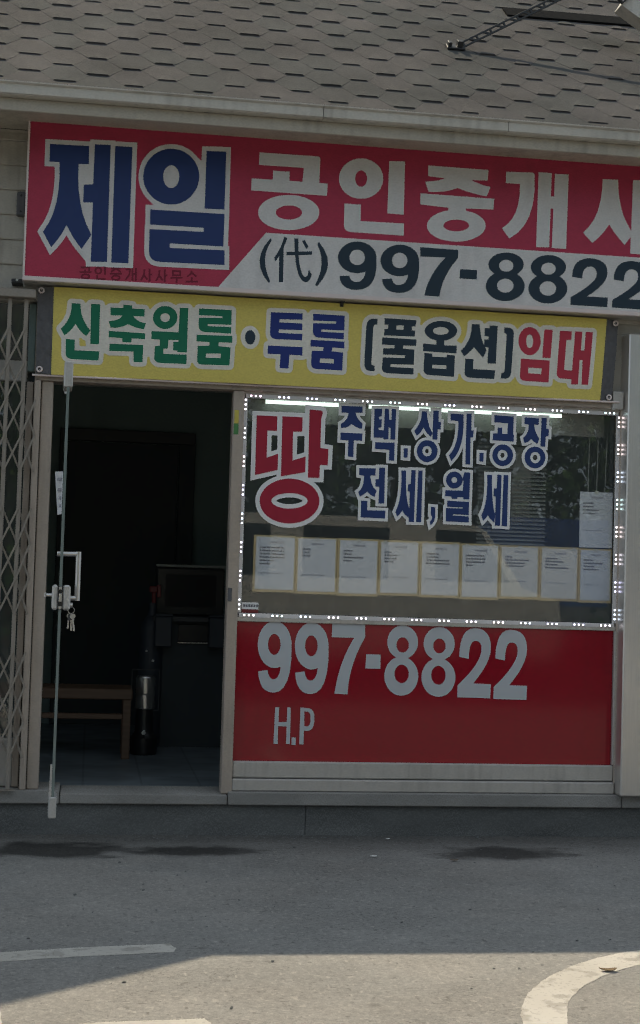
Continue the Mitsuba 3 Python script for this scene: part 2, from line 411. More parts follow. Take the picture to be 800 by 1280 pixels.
for i in range(-4, 43):
    for j in range(-1, 38):
        if (i + j) % 2:
            continue
        cx, s0 = -0.203 + i * PX, 0.066 + (j - 0.0) * PS
        if s0 + 2 * PS + 0.02 > RIDGE or cx < -0.7:
            continue
        cx += -0.045 * s0
        P = roofpt(cx, s0 + PS) - CAM
        zc = P @ fwd
        px, py = 400 + 1875 * (P @ rgt - 0) / zc, 640 - 1875 * (P @ upv) / zc
        cr = math.cos(ROLL) * rgt + math.sin(ROLL) * np.cross(rgt, fwd)
        px = 400 + 1875 * (P @ cr) / zc
        inside = -45 < px < 845 and -14 < py < 185
        cand.append((not inside, zc, cx, s0))
cand.sort()
n_in = 0
for out_, zc, cx, s0 in cand:
    m = hexa(cx, max(s0, -0.02) if s0 < 0 else s0)
    if s0 < 0:
        continue
    # patches of tone, as shingle packs differ
    tone = meshkit.noise(np.array([cx * 1.6, s0 * 3.0, 0.5]), 5) * 0.6 + rng.random() * 0.55
    q = int(np.clip(tone / 1.15 * len(SH_T), 0, len(SH_T) - 1))
    if not out_ and n_in < 290:
        obj('shingle', m, f'm_shingle{q}', RF)
        n_in += 1
    else:
        rest[q].append(m)
allrest = cat(*[m for r_ in rest for m in r_])
k = obj('shingle_field', allrest, 'm_shingle1', RF)
tag(k, kind='stuff')
# first (starter) course half tabs along the eave
st = []
for i in range(-3, 42):
    cx = -0.203 + i * PX
    st.append((cx, 1.0 if i % 2 else 0.9))
for cx, odd in st:
    if odd < 1:
        V = [roofpt(cx - 0.055, 0.0, 0.0025), roofpt(cx + 0.055, 0.0, 0.0025), roofpt(cx + 0.054, 0.06, 0.002), roofpt(cx + 0.05, 0.12, 0.0005), roofpt(cx - 0.05, 0.12, 0.0005), roofpt(cx - 0.054, 0.06, 0.002)]
    else:
        V = [roofpt(cx - 0.1225, 0.0, 0.004), roofpt(cx + 0.1225, 0.0, 0.004), roofpt(cx + 0.122, 0.055, 0.003), roofpt(cx + 0.066, 0.20, 0.001), roofpt(cx - 0.066, 0.20, 0.001), roofpt(cx - 0.122, 0.055, 0.003)]
    Vb = [p - RN * 0.010 for p in V]
    F = [(0, 1, 2), (0, 2, 5), (2, 3, 5), (3, 4, 5)] + [q for i in range(6) for q in ((i, i + 6, (i + 1) % 6), ((i + 1) % 6, i + 6, (i + 1) % 6 + 6))]
    m = trimesh.Trimesh(np.array(V + Vb), F, process=False)
    m.fix_normals()
    obj('starter_shingle', m, f'm_shingle{int(rng.integers(0, 6))}', RF)

# added gable, unseen left of the picture, shaped to throw the slanting shadow
N = thing('added_gable_house', 'unseen gabled house left of the picture, added to cast the slanting shadow', 'building')
obj('front_wall', plate(Polygon([(-6.2, 0.0), (-0.95, 0.0), (-0.95, 3.42), (-3.575, 6.1), (-6.2, 3.42)]).difference(sbox(-4.6, 0.9, -3.2, 2.4)).difference(sbox(-1.4, -0.1, -0.9, 3.44)).buffer(0), 0.02, 0.06), 'm_siding', N)
for sgn in (-1, 1):
    ap, ev = np.array([-3.575, 6.29]), np.array([-3.575 + sgn * 2.75, 3.53])
    V = np.array([(ap[0], -0.5, ap[1]), (ev[0], -0.5, ev[1]), (ev[0], 6.4, ev[1]), (ap[0], 6.4, ap[1])])
    Vb = V - np.array([0, 0, 0.08])
    F = [(0, 1, 2), (0, 2, 3), (4, 6, 5), (4, 7, 6), (0, 4, 5), (0, 5, 1), (1, 5, 6), (1, 6, 2), (2, 6, 7), (2, 7, 3), (3, 7, 4), (3, 4, 0)]
    m = trimesh.Trimesh(np.vstack([V, Vb]), F, process=False)
    m.fix_normals()
    obj('roof_slope', m, 'm_shingle4', N)

# ------------------------------------------------------------------ things on the roof
A = thing('lattice_arm', 'dark lattice metal arm slanting up over the shingles at the top right', 'metal arm')
P0, P1 = np.array([1.885, 0.340, 4.20]), np.array([1.885, 0.340, 4.20]) + 1.9 * (np.array([2.461, .412, 4.528]) - np.array([1.885, .354, 4.183]))
ax = (P1 - P0) / np.linalg.norm(P1 - P0)
sd = np.cross(ax, [0, -1, 0]); sd /= np.linalg.norm(sd)
W = 0.0135
for s_ in (-1, 1):
    obj('rail', bar(P0 + sd * s_ * W, P1 + sd * s_ * W, 0.010, 0.010), 'm_dark_metal', A)
L = np.linalg.norm(P1 - P0)
rungs = [bar(P0 + ax * t + sd * -W, P0 + ax * (t + (0.035 if i % 2 else -0.0)) + sd * W, 0.011, 0.009) for i, t in enumerate(np.arange(0.02, L, 0.045))]
k = obj('lattice_rung', cat(*rungs), 'm_dark_metal', A)
tag(k, kind='stuff')
fx, fs = 1.862, 1.085
foot = []
for dx, w in ((0.0, 0.05),):
    foot.append(cat(bx(-0.055, 0.045, -0.03, 0.03, 0.0, 0.012, 0.002), bx(-0.05, -0.03, -0.02, 0.02, 0.012, 0.035, 0.002), bx(0.0, 0.03, -0.02, 0.02, 0.012, 0.045, 0.002)))
M = np.eye(4); M[:3, 1], M[:3, 2], M[:3, 3] = RU, RN, roofpt(fx, fs, 0.006)
m = cat(*foot); m.apply_transform(M)
obj('foot_plate', m, 'm_dark_metal', A)

R = tag(obj('shadow_strip', bar(roofpt(2.296, 1.870, 0.012), roofpt(4.9, 1.93, 0.012), 0.150, 0.010, up=RN), 'm_shadow_strip'), 'long black strip standing in for a shadow across the shingles near the top right corner', 'shadow strip')  # near-black strip takes the place of a shadow cast over the shingles

Fl = thing('floodlight', 'pale box floodlight with a white glass face at the top right corner', 'floodlight')
# a box housing whose lower corner pokes into the picture
tip = np.array([2.778, 0.30, 4.490])
e1 = np.array([2.886, 0.30, 4.424]) - tip; e1 /= np.linalg.norm(e1)
e2 = np.array([-e1[2] * -1.0, 0, e1[0]]); e2 = np.array([-e1[2], 0, e1[0]])
n_ = np.array([0, -1.0, 0])
def obox(o, a, b, c_, A_, B_, C_):
    V = np.array([o + a * i * A_ + b * j * B_ + c_ * k_ * C_ for i in (0, 1) for j in (0, 1) for k_ in (0, 1)])
    return trimesh.convex.convex_hull(V)
obj('housing', obox(tip + np.array([0, .0, 0]), e1, e2, -n_, 0.34, 0.26, 0.12), 'm_trim_light', Fl)
u1 = np.array([-0.75, 0, 0.66]); u1 /= np.linalg.norm(u1)
u2 = np.array([0.72, 0, 0.69]); u2 /= np.linalg.norm(u2)
obj('face_rim', obox(tip + np.array([0, -0.022, 0]), u1, u2, -n_, 0.20, 0.065, 0.02), 'm_dark_metal', Fl)
obj('glass_face', obox(tip + np.array([0, -0.028, 0]) + (u1 + u2) * 0.008, u1, u2, -n_, 0.184, 0.05, 0.005), 'm_scrap', Fl)
obj('bracket', tube(tip + e1 * 0.3 + e2 * 0.13 - n_ * 0.1, roofpt(3.1, 1.5, 0.0), 0.014), 'm_dark_metal', Fl)

# ------------------------------------------------------------------ glyph outlines (x, z in millimetres on their boards)
GLYPHS = {
 'sb': {
  'je': [['-83,3360 -81,3271 -130,3269 -130,3201 -125,3138 -115,3078 -101,3023 -81,2971 -56,2924 -100,2851 -114,2867 -128,2885 -141,2903 -153,2923 -165,2943 -177,2964 -187,2942 -198,2921 -210,2901 -222,2883 -234,2866 -247,2851 -289,2924 -264,2966 -244,3015 -230,3070 -222,3130 -219,3197 -222,3271 -270,3270 -271,3357'], ['21,3373 24,2795 -54,2791 -54,3083 -101,3081 -101,3168 -56,3173 -55,3371'], ['44,3370 127,3371 128,2795 45,2793']],
  'il': [['458,3223 453,3199 443,3176 430,3156 414,3137 395,3122 374,3110 351,3102 327,3099 303,3099 280,3104 258,3113 238,3125 221,3141 206,3160 195,3181 188,3204 185,3228 187,3252 192,3276 201,3299 214,3319 230,3338 250,3353 271,3365 294,3373 317,3377 341,3376 365,3372 387,3363 407,3351 424,3335 439,3316 450,3294 457,3271 460,3247', '361,3250 359,3260 355,3269 351,3276 346,3283 340,3288 334,3292 327,3294 320,3295 313,3293 307,3290 301,3285 295,3279 291,3272 287,3264 284,3254 283,3245 283,3235 284,3225 286,3216 289,3207 293,3199 298,3192 304,3187 310,3183 317,3181 324,3181 331,3182 337,3185 344,3190 349,3196 354,3203 357,3212 360,3221 361,3230 362,3240'], ['492,3378 589,3382 590,3092 492,3090'], ['225,3067 591,3069 590,2907 326,2906 327,2883 597,2888 599,2815 278,2811 263,2813 250,2817 240,2825 232,2835 228,2848 226,2864 225,2970 491,2973 491,2994 227,2993']],
 },
 'sw': {
  'gong': [['1045,3392 1050,3391 1055,3390 1058,3388 1060,3385 1062,3381 1062,3376 1060,3259 1103,3257 1101,3196 719,3197 720,3258 826,3258 826,3304 909,3304 909,3259 975,3258 980,3329 754,3328 755,3391'], ['1063,3093 1057,3078 1046,3063 1031,3049 1012,3037 990,3027 966,3019 940,3013 914,3010 887,3010 861,3012 836,3017 814,3024 795,3034 779,3045 767,3059 760,3073 757,3088 759,3104 765,3119 776,3134 791,3148 810,3160 831,3170 855,3178 881,3184 908,3187 935,3188 961,3186 986,3181 1008,3173 1027,3164 1043,3152 1055,3139 1063,3124 1065,3109', '977,3109 974,3115 969,3120 962,3125 954,3129 944,3132 934,3134 922,3135 911,3134 899,3133 888,3131 878,3127 869,3123 861,3118 854,3113 849,3107 847,3101 846,3094 847,3088 850,3082 855,3077 862,3072 870,3069 880,3066 890,3064 902,3063 913,3063 925,3064 936,3067 946,3070 955,3074 963,3079 970,3085 975,3091 977,3097 978,3103']],
  'in': [['1379,3268 1372,3251 1361,3235 1347,3222 1331,3210 1313,3201 1295,3196 1275,3193 1255,3193 1236,3196 1218,3202 1202,3212 1187,3223 1176,3237 1167,3253 1161,3269 1159,3287 1160,3305 1165,3323 1173,3339 1183,3355 1197,3368 1213,3380 1230,3389 1249,3395 1269,3398 1289,3398 1308,3394 1326,3388 1342,3379 1357,3367 1369,3353 1377,3338 1383,3321 1385,3303 1384,3285', '1300,3311 1298,3318 1295,3324 1291,3328 1286,3332 1281,3335 1276,3336 1271,3337 1265,3336 1260,3333 1256,3330 1251,3326 1248,3320 1245,3314 1243,3307 1242,3300 1241,3293 1242,3286 1244,3279 1246,3272 1249,3267 1253,3262 1258,3258 1263,3255 1268,3254 1273,3254 1278,3255 1284,3257 1288,3260 1293,3265 1296,3270 1299,3276 1301,3283 1302,3290 1303,3297 1302,3304'], ['1495,3399 1495,3127 1411,3128 1413,3395'], ['1275,3163 1276,3080 1498,3082 1499,3020 1228,3021 1217,3022 1208,3026 1201,3030 1196,3037 1193,3044 1191,3054 1191,3163']],
  'jung': [['1926,3331 1842,3328 1857,3321 1873,3315 1890,3310 1907,3305 1924,3302 1942,3299 1923,3250 1893,3253 1866,3258 1840,3263 1815,3269 1793,3275 1771,3283 1749,3274 1726,3266 1702,3260 1676,3256 1649,3253 1621,3252 1601,3303 1622,3306 1642,3309 1660,3312 1676,3317 1691,3322 1703,3327 1615,3333 1615,3387 1929,3386'], ['1960,3185 1816,3180 1816,3169 1843,3164 1865,3158 1884,3149 1900,3138 1911,3126 1919,3113 1921,3099 1920,3084 1913,3070 1902,3056 1887,3044 1868,3033 1847,3023 1823,3015 1797,3010 1771,3007 1744,3007 1718,3009 1694,3013 1672,3020 1653,3029 1638,3039 1626,3051 1619,3065 1616,3079 1618,3093 1625,3107 1635,3121 1650,3133 1669,3145 1690,3154 1714,3162 1725,3164 1724,3178 1579,3185 1579,3242 1963,3240', '1834,3099 1831,3104 1826,3109 1819,3113 1811,3116 1801,3118 1790,3120 1779,3120 1768,3120 1756,3119 1745,3117 1734,3114 1725,3110 1717,3106 1710,3101 1705,3096 1703,3091 1702,3086 1703,3080 1706,3075 1711,3071 1718,3067 1726,3064 1736,3062 1746,3060 1758,3060 1769,3060 1781,3061 1792,3063 1802,3066 1812,3070 1820,3074 1827,3079 1831,3084 1834,3089 1835,3094']],
  'gae': [['2021,3384 2157,3389 2162,3388 2166,3386 2169,3384 2171,3381 2172,3377 2174,3294 2166,3225 2150,3165 2125,3115 2090,3073 2047,3041 2007,3092 2036,3115 2060,3144 2078,3179 2090,3222 2096,3271 2096,3326 2022,3325'], ['2193,3394 2263,3394 2261,3273 2278,3273 2280,3391 2353,3393 2348,3006 2272,3007 2276,3210 2261,3210 2258,3009 2189,3006']],
  'sa': [['2618,3384 2621,3330 2628,3280 2639,3235 2653,3194 2672,3157 2693,3125 2694,3114 2699,3389 2781,3391 2782,3239 2825,3239 2824,3179 2781,3180 2778,3003 2692,3004 2693,3094 2661,3047 2645,3063 2630,3079 2615,3096 2601,3113 2588,3130 2576,3148 2563,3129 2550,3111 2535,3093 2520,3077 2504,3061 2487,3047 2437,3097 2468,3130 2493,3168 2512,3212 2525,3263 2533,3319 2536,3382']],
 },
 'sd': {
  'paren': [['824,2964 830,2951 813,2921 803,2889 799,2856 803,2821 813,2785 829,2747 821,2740 794,2776 778,2813 773,2850 779,2887 796,2925']],
  'dae': [['891,2921 893,2748 873,2747 870,2879 864,2867 852,2849 846,2869 856,2884 865,2900 873,2917 881,2935 887,2955 892,2975 908,2969 901,2947'], ['967,2888 969,2868 972,2848 976,2830 981,2813 986,2798 992,2789 997,2783 1003,2780 1008,2781 1012,2785 1017,2792 1020,2817 1036,2796 1034,2785 1031,2776 1027,2768 1021,2762 1015,2757 1007,2754 998,2756 989,2761 982,2770 974,2782 967,2799 961,2819 957,2838 953,2860 950,2887 907,2883 906,2900 948,2903 945,2939 943,2971 963,2971 966,2905 1034,2911 1034,2894'], ['995,2966 1016,2933 1005,2921 982,2961']],
  'paren2': [['1067,2961 1095,2925 1112,2888 1117,2851 1111,2814 1093,2776 1065,2737 1055,2744 1071,2781 1081,2816 1084,2850 1082,2884 1074,2916 1060,2947']],
  'n9a': [['1283,2818 1266,2815 1249,2816 1232,2818 1217,2823 1203,2830 1191,2839 1180,2850 1173,2862 1168,2875 1166,2889 1167,2903 1171,2916 1178,2929 1187,2941 1199,2952 1213,2961 1228,2968 1244,2972 1261,2975 1278,2975 1295,2972 1310,2967 1325,2960 1337,2951 1347,2940 1355,2928 1359,2915 1361,2901 1363,2851 1358,2809 1346,2777 1327,2753 1301,2738 1268,2731 1242,2731 1221,2736 1203,2745 1190,2757 1181,2774 1177,2796 1227,2800 1229,2791 1233,2783 1239,2777 1246,2773 1254,2770 1264,2770 1277,2773 1287,2779 1296,2788 1302,2800 1307,2815 1308,2826 1299,2822', '1302,2904 1300,2911 1297,2917 1293,2922 1288,2927 1282,2930 1276,2933 1269,2934 1262,2934 1256,2933 1249,2931 1243,2928 1237,2923 1233,2918 1229,2912 1226,2906 1224,2899 1224,2892 1225,2886 1227,2879 1230,2873 1234,2868 1239,2863 1245,2860 1251,2857 1258,2856 1265,2856 1272,2857 1278,2859 1284,2862 1290,2866 1295,2872 1298,2877 1301,2884 1303,2891 1303,2897']],
  'n9b': [['1501,2815 1484,2813 1466,2813 1450,2816 1434,2821 1420,2828 1408,2837 1397,2848 1390,2860 1385,2873 1383,2887 1384,2901 1388,2915 1395,2928 1405,2940 1416,2950 1430,2959 1446,2966 1462,2971 1479,2973 1496,2973 1513,2970 1529,2966 1543,2958 1555,2949 1566,2939 1573,2926 1578,2913 1580,2899 1582,2849 1576,2807 1564,2774 1545,2750 1519,2735 1486,2728 1460,2729 1438,2733 1420,2742 1407,2755 1398,2772 1394,2793 1444,2798 1447,2788 1451,2780 1456,2774 1463,2770 1472,2768 1482,2768 1494,2771 1505,2777 1514,2786 1520,2797 1525,2812 1526,2824 1517,2820', '1520,2902 1518,2909 1515,2915 1511,2920 1506,2925 1500,2929 1494,2931 1487,2932 1480,2933 1473,2932 1467,2929 1460,2926 1455,2922 1450,2917 1446,2911 1443,2904 1442,2898 1441,2891 1442,2884 1444,2877 1447,2871 1451,2866 1456,2861 1462,2858 1469,2855 1475,2854 1482,2854 1489,2855 1496,2857 1502,2860 1508,2864 1513,2870 1516,2876 1519,2882 1521,2889 1521,2896']],
  'n7': [['1585,2967 1781,2965 1782,2924 1757,2892 1736,2859 1719,2825 1705,2791 1696,2757 1690,2722 1613,2723 1621,2759 1633,2794 1649,2828 1668,2861 1691,2893 1717,2923 1587,2920']],
  'dash': [['1795,2868 1882,2868 1882,2821 1793,2821']],
  'n8a': [['2114,2881 2105,2871 2094,2863 2090,2861 2096,2858 2109,2850 2119,2839 2127,2828 2132,2815 2134,2802 2132,2788 2128,2775 2121,2762 2111,2751 2099,2741 2084,2732 2068,2725 2051,2721 2034,2719 2016,2719 1999,2721 1983,2726 1968,2733 1955,2742 1945,2752 1937,2764 1932,2776 1930,2790 1932,2803 1936,2816 1943,2829 1953,2840 1965,2851 1975,2856 1964,2863 1954,2871 1947,2880 1943,2890 1941,2901 1942,2912 1946,2922 1953,2932 1962,2942 1973,2950 1986,2957 2000,2962 2016,2966 2032,2968 2048,2968 2063,2966 2078,2963 2091,2957 2103,2951 2113,2942 2120,2933 2124,2923 2126,2912 2125,2901 2121,2891', '2070,2913 2067,2918 2063,2922 2058,2926 2053,2928 2047,2930 2040,2931 2034,2931 2027,2930 2021,2929 2015,2926 2010,2923 2005,2918 2001,2914 1999,2909 1997,2904 1997,2898 1997,2893 1999,2888 2002,2883 2006,2879 2011,2875 2016,2873 2022,2871 2029,2870 2035,2870 2042,2871 2048,2872 2054,2875 2059,2878 2064,2882 2068,2887 2070,2892 2072,2897 2072,2903 2072,2908', '2075,2806 2073,2812 2070,2818 2065,2823 2059,2827 2053,2830 2046,2832 2039,2833 2031,2834 2023,2833 2016,2830 2009,2827 2003,2823 1998,2819 1993,2813 1990,2807 1988,2801 1988,2795 1989,2789 1991,2783 1994,2777 1999,2773 2004,2769 2011,2765 2018,2763 2025,2762 2033,2762 2040,2763 2048,2765 2055,2768 2061,2772 2066,2777 2070,2782 2074,2788 2075,2794 2076,2800']],
  'n8b': [['2338,2881 2329,2872 2316,2862 2321,2860 2334,2851 2344,2841 2352,2829 2357,2816 2359,2803 2358,2789 2353,2776 2346,2763 2336,2752 2324,2741 2309,2733 2293,2726 2276,2722 2258,2720 2240,2720 2223,2722 2207,2727 2192,2734 2179,2742 2169,2753 2161,2765 2156,2777 2154,2791 2155,2804 2160,2817 2167,2830 2177,2842 2189,2852 2197,2857 2187,2863 2177,2871 2170,2881 2166,2891 2164,2901 2165,2912 2169,2923 2176,2933 2185,2942 2196,2951 2209,2958 2224,2963 2239,2967 2255,2969 2272,2969 2287,2967 2302,2963 2316,2958 2327,2951 2337,2943 2344,2934 2348,2923 2350,2913 2349,2902 2345,2891', '2294,2912 2291,2916 2287,2920 2282,2924 2276,2927 2270,2929 2263,2930 2256,2930 2250,2929 2243,2927 2237,2924 2231,2921 2227,2917 2223,2912 2220,2907 2218,2902 2218,2896 2219,2891 2221,2886 2224,2881 2228,2877 2232,2874 2238,2871 2244,2869 2251,2868 2258,2868 2265,2869 2271,2871 2277,2873 2283,2877 2288,2881 2291,2885 2294,2890 2296,2896 2296,2901 2295,2906', '2300,2806 2298,2812 2294,2817 2290,2822 2284,2827 2278,2830 2271,2832 2263,2834 2255,2834 2248,2833 2240,2831 2233,2827 2227,2823 2222,2818 2217,2813 2214,2807 2212,2800 2212,2794 2213,2788 2215,2782 2218,2776 2223,2771 2228,2767 2235,2763 2242,2761 2249,2760 2257,2760 2265,2761 2272,2763 2279,2766 2286,2770 2291,2775 2295,2780 2298,2786 2300,2793 2301,2799']],
  'n2a': [['2384,2865 2386,2894 2393,2918 2405,2938 2423,2952 2446,2962 2474,2967 2503,2965 2527,2959 2546,2950 2560,2937 2568,2921 2571,2900 2569,2879 2561,2858 2546,2836 2525,2814 2498,2791 2464,2768 2576,2768 2574,2719 2378,2720 2379,2760 2422,2787 2457,2812 2484,2835 2503,2855 2513,2873 2515,2889 2513,2900 2509,2909 2504,2916 2497,2921 2488,2923 2477,2924 2464,2921 2454,2914 2447,2905 2441,2893 2438,2878 2438,2859']],
  'n2b': [['2607,2864 2608,2893 2616,2917 2628,2937 2646,2952 2669,2961 2697,2966 2727,2964 2751,2959 2770,2950 2784,2937 2792,2920 2795,2900 2793,2878 2785,2857 2770,2835 2749,2812 2721,2790 2687,2766 2800,2766 2798,2717 2600,2719 2601,2758 2645,2786 2680,2811 2707,2834 2726,2854 2736,2872 2738,2888 2736,2899 2733,2908 2727,2915 2720,2920 2711,2922 2700,2923 2687,2920 2677,2914 2670,2904 2664,2892 2661,2877 2660,2858']],
 },
 'bg': {
  'sin': [['-95,2571 -90,2547 -82,2524 -72,2504 -60,2485 -45,2468 -45,2465 -64,2438 -75,2446 -85,2455 -94,2465 -103,2475 -111,2486 -118,2497 -124,2485 -131,2474 -139,2464 -148,2454 -158,2445 -169,2436 -188,2468 -172,2485 -160,2503 -150,2523 -143,2546 -140,2570 -139,2597 -97,2596'], ['0,2401 -42,2401 -45,2598 -1,2598'], ['-118,2417 -117,2365 3,2366 1,2321 -130,2321 -139,2323 -146,2325 -152,2329 -156,2334 -158,2340 -159,2346 -161,2419']],
  'chuk': [['112,2603 156,2602 156,2587 218,2587 217,2551 161,2550 169,2541 179,2533 189,2527 200,2522 213,2519 226,2517 217,2487 201,2489 187,2492 173,2495 161,2499 149,2503 138,2508 128,2502 116,2496 103,2492 88,2488 72,2486 54,2486 44,2517 61,2520 75,2524 87,2528 97,2534 104,2541 109,2549 52,2547 50,2585 112,2586'], ['46,2469 224,2467 224,2438 158,2438 158,2418 114,2418 113,2437 47,2438'], ['52,2406 217,2408 216,2323 173,2322 170,2373 52,2371']],
  'won': [['373,2526 367,2517 360,2510 352,2504 342,2499 332,2496 322,2494 311,2495 301,2497 292,2500 283,2506 275,2512 269,2520 264,2529 261,2538 260,2548 261,2558 263,2568 267,2577 273,2585 280,2593 288,2599 298,2604 308,2607 318,2608 328,2608 339,2606 348,2602 357,2597 365,2591 371,2583 376,2574 379,2565 380,2555 379,2545 377,2535', '340,2563 338,2566 335,2569 327,2572 319,2573 315,2572 307,2569 301,2564 299,2561 297,2557 296,2553 296,2549 297,2546 298,2542 300,2539 302,2535 305,2533 309,2531 317,2529 325,2529 332,2532 339,2538 341,2541 342,2544 343,2548 344,2552 343,2556 342,2560'], ['433,2383 386,2383 386,2390 365,2390 364,2432 389,2433 389,2443 340,2441 338,2398 316,2395 317,2370 433,2371 433,2325 301,2324 292,2325 286,2328 280,2332 276,2336 274,2342 273,2349 274,2406 299,2409 298,2440 256,2441 255,2480 389,2481 391,2603 432,2604']],
  'rum': [['649,2606 649,2532 532,2530 531,2519 649,2520 649,2488 515,2489 507,2491 500,2494 495,2498 491,2504 488,2511 487,2520 486,2559 604,2563 603,2573 487,2572 486,2605'], ['656,2476 656,2442 590,2441 588,2421 649,2418 646,2328 509,2326 501,2327 495,2329 491,2333 487,2338 486,2344 485,2351 486,2418 543,2421 544,2440 479,2440 479,2473', '527,2360 602,2362 602,2385 528,2382']],
 },
 'bd': {
  'dot': [['771,2476 771,2470 770,2464 768,2458 766,2453 763,2448 759,2444 755,2441 751,2439 747,2439 742,2439 738,2440 734,2443 730,2446 727,2450 724,2455 722,2461 721,2467 720,2473 720,2480 721,2486 723,2492 725,2497 728,2502 732,2505 736,2508 740,2510 744,2511 749,2511 753,2509 757,2507 761,2503 764,2499 767,2494 769,2488 771,2482']],
  'br1': [['1390,2603 1389,2574 1376,2573 1374,2572 1372,2570 1371,2567 1370,2563 1369,2553 1366,2374 1367,2372 1368,2370 1371,2368 1378,2366 1383,2366 1383,2338 1358,2338 1349,2339 1342,2343 1337,2348 1333,2356 1330,2365 1330,2377 1334,2566 1336,2577 1339,2586 1344,2593 1350,2598 1357,2602 1366,2603']],
  'pul': [['1591,2608 1587,2576 1568,2575 1568,2555 1586,2554 1584,2524 1426,2522 1427,2553 1445,2556 1446,2577 1427,2577 1426,2609', '1487,2555 1525,2554 1527,2577 1488,2576'], ['1417,2511 1594,2509 1592,2477 1527,2475 1524,2459 1584,2457 1583,2380 1465,2378 1463,2363 1583,2362 1583,2330 1448,2331 1440,2333 1433,2336 1427,2340 1423,2346 1421,2353 1421,2361 1424,2410 1535,2411 1538,2426 1424,2425 1424,2456 1481,2459 1483,2474 1417,2475']],
  'op': [['1794,2540 1786,2532 1776,2525 1764,2520 1751,2515 1740,2513 1739,2488 1805,2490 1804,2450 1630,2452 1629,2491 1698,2489 1698,2511 1693,2512 1680,2515 1667,2519 1657,2525 1648,2532 1642,2540 1638,2548 1636,2557 1637,2566 1641,2574 1647,2583 1655,2590 1665,2597 1677,2603 1690,2607 1704,2611 1719,2612 1734,2612 1748,2611 1762,2608 1774,2603 1784,2598 1793,2591 1799,2583 1804,2575 1805,2566 1804,2557 1800,2548', '1756,2573 1752,2576 1747,2578 1734,2581 1720,2582 1706,2580 1694,2575 1688,2573 1684,2570 1681,2566 1680,2563 1679,2559 1680,2556 1682,2552 1685,2549 1689,2547 1694,2544 1700,2543 1714,2541 1721,2541 1735,2543 1748,2547 1753,2550 1757,2553 1760,2557 1761,2560 1762,2564 1761,2567 1759,2570'], ['1677,2442 1678,2426 1754,2427 1755,2440 1797,2439 1794,2329 1659,2332 1651,2334 1645,2337 1640,2341 1637,2347 1635,2355 1637,2443', '1678,2367 1753,2366 1753,2386 1678,2385']],
  'syeon': [['1924,2579 1929,2555 1934,2532 1942,2511 1948,2498 1948,2530 1970,2529 1971,2545 1949,2547 1949,2588 1974,2588 1974,2603 2017,2603 2011,2407 1967,2407 1971,2488 1952,2490 1961,2473 1944,2435 1917,2462 1896,2487 1888,2477 1872,2460 1864,2452 1845,2437 1827,2465 1844,2483 1858,2504 1869,2526 1876,2551 1880,2577 1881,2605 1921,2605'], ['1894,2425 1893,2374 2009,2373 2005,2328 1878,2329 1869,2330 1862,2333 1856,2337 1852,2342 1850,2347 1850,2354 1852,2425']],
  'br2': [['2052,2597 2074,2597 2084,2596 2092,2592 2098,2587 2102,2580 2104,2571 2104,2561 2094,2370 2092,2358 2089,2349 2084,2342 2078,2337 2071,2334 2063,2333 2040,2333 2042,2360 2047,2361 2051,2362 2054,2365 2057,2368 2058,2373 2059,2379 2066,2555 2066,2560 2064,2564 2061,2566 2057,2568 2053,2569']],
 },
 'bb': {
  'tu': [['846,2607 1007,2609 1006,2577 891,2574 890,2558 1006,2558 1006,2525 889,2522 888,2505 1008,2505 1006,2474 872,2473 864,2475 857,2478 852,2482 848,2487 846,2494 845,2502'], ['837,2439 1011,2439 1011,2397 946,2398 943,2328 899,2329 901,2398 836,2397']],
  'rum2': [['1222,2611 1221,2536 1104,2534 1103,2522 1220,2523 1220,2491 1088,2492 1080,2494 1073,2497 1068,2502 1064,2508 1062,2516 1061,2525 1061,2563 1178,2568 1179,2580 1061,2576 1060,2611'], ['1224,2479 1224,2445 1162,2446 1160,2426 1218,2423 1217,2332 1082,2333 1074,2334 1068,2337 1063,2341 1060,2347 1058,2354 1057,2362 1058,2423 1116,2425 1117,2445 1051,2445 1051,2478', '1100,2365 1173,2365 1173,2388 1101,2387']],
 },
 'br': {
  'im': [['2246,2513 2242,2501 2237,2490 2229,2481 2221,2473 2212,2467 2202,2463 2192,2462 2181,2462 2171,2465 2161,2470 2153,2477 2145,2485 2139,2495 2134,2507 2131,2519 2130,2531 2131,2544 2133,2556 2137,2568 2143,2579 2150,2588 2158,2596 2168,2602 2178,2606 2188,2607 2198,2607 2208,2604 2218,2599 2227,2592 2234,2584 2241,2574 2245,2562 2248,2550 2249,2538 2249,2525', '2208,2546 2204,2557 2202,2561 2199,2564 2196,2567 2192,2568 2189,2569 2186,2568 2182,2566 2179,2563 2177,2560 2174,2555 2171,2544 2171,2538 2171,2526 2172,2520 2176,2510 2178,2506 2181,2502 2184,2500 2187,2498 2191,2498 2194,2499 2197,2501 2200,2503 2203,2507 2205,2511 2208,2522 2209,2528 2209,2540'], ['2311,2600 2304,2453 2260,2453 2267,2599'], ['2300,2440 2296,2326 2167,2327 2159,2328 2152,2331 2147,2334 2144,2339 2142,2344 2141,2351 2145,2441', '2184,2368 2255,2366 2258,2397 2185,2397']],
  'dae2': [['2350,2596 2413,2597 2411,2553 2385,2551 2378,2396 2421,2393 2431,2598 2469,2598 2464,2501 2483,2500 2488,2598 2527,2599 2508,2324 2474,2324 2475,2451 2459,2452 2454,2323 2418,2323 2419,2349 2360,2351 2353,2353 2348,2356 2344,2360 2342,2365 2340,2371 2340,2379']],
 },
 'wr': {
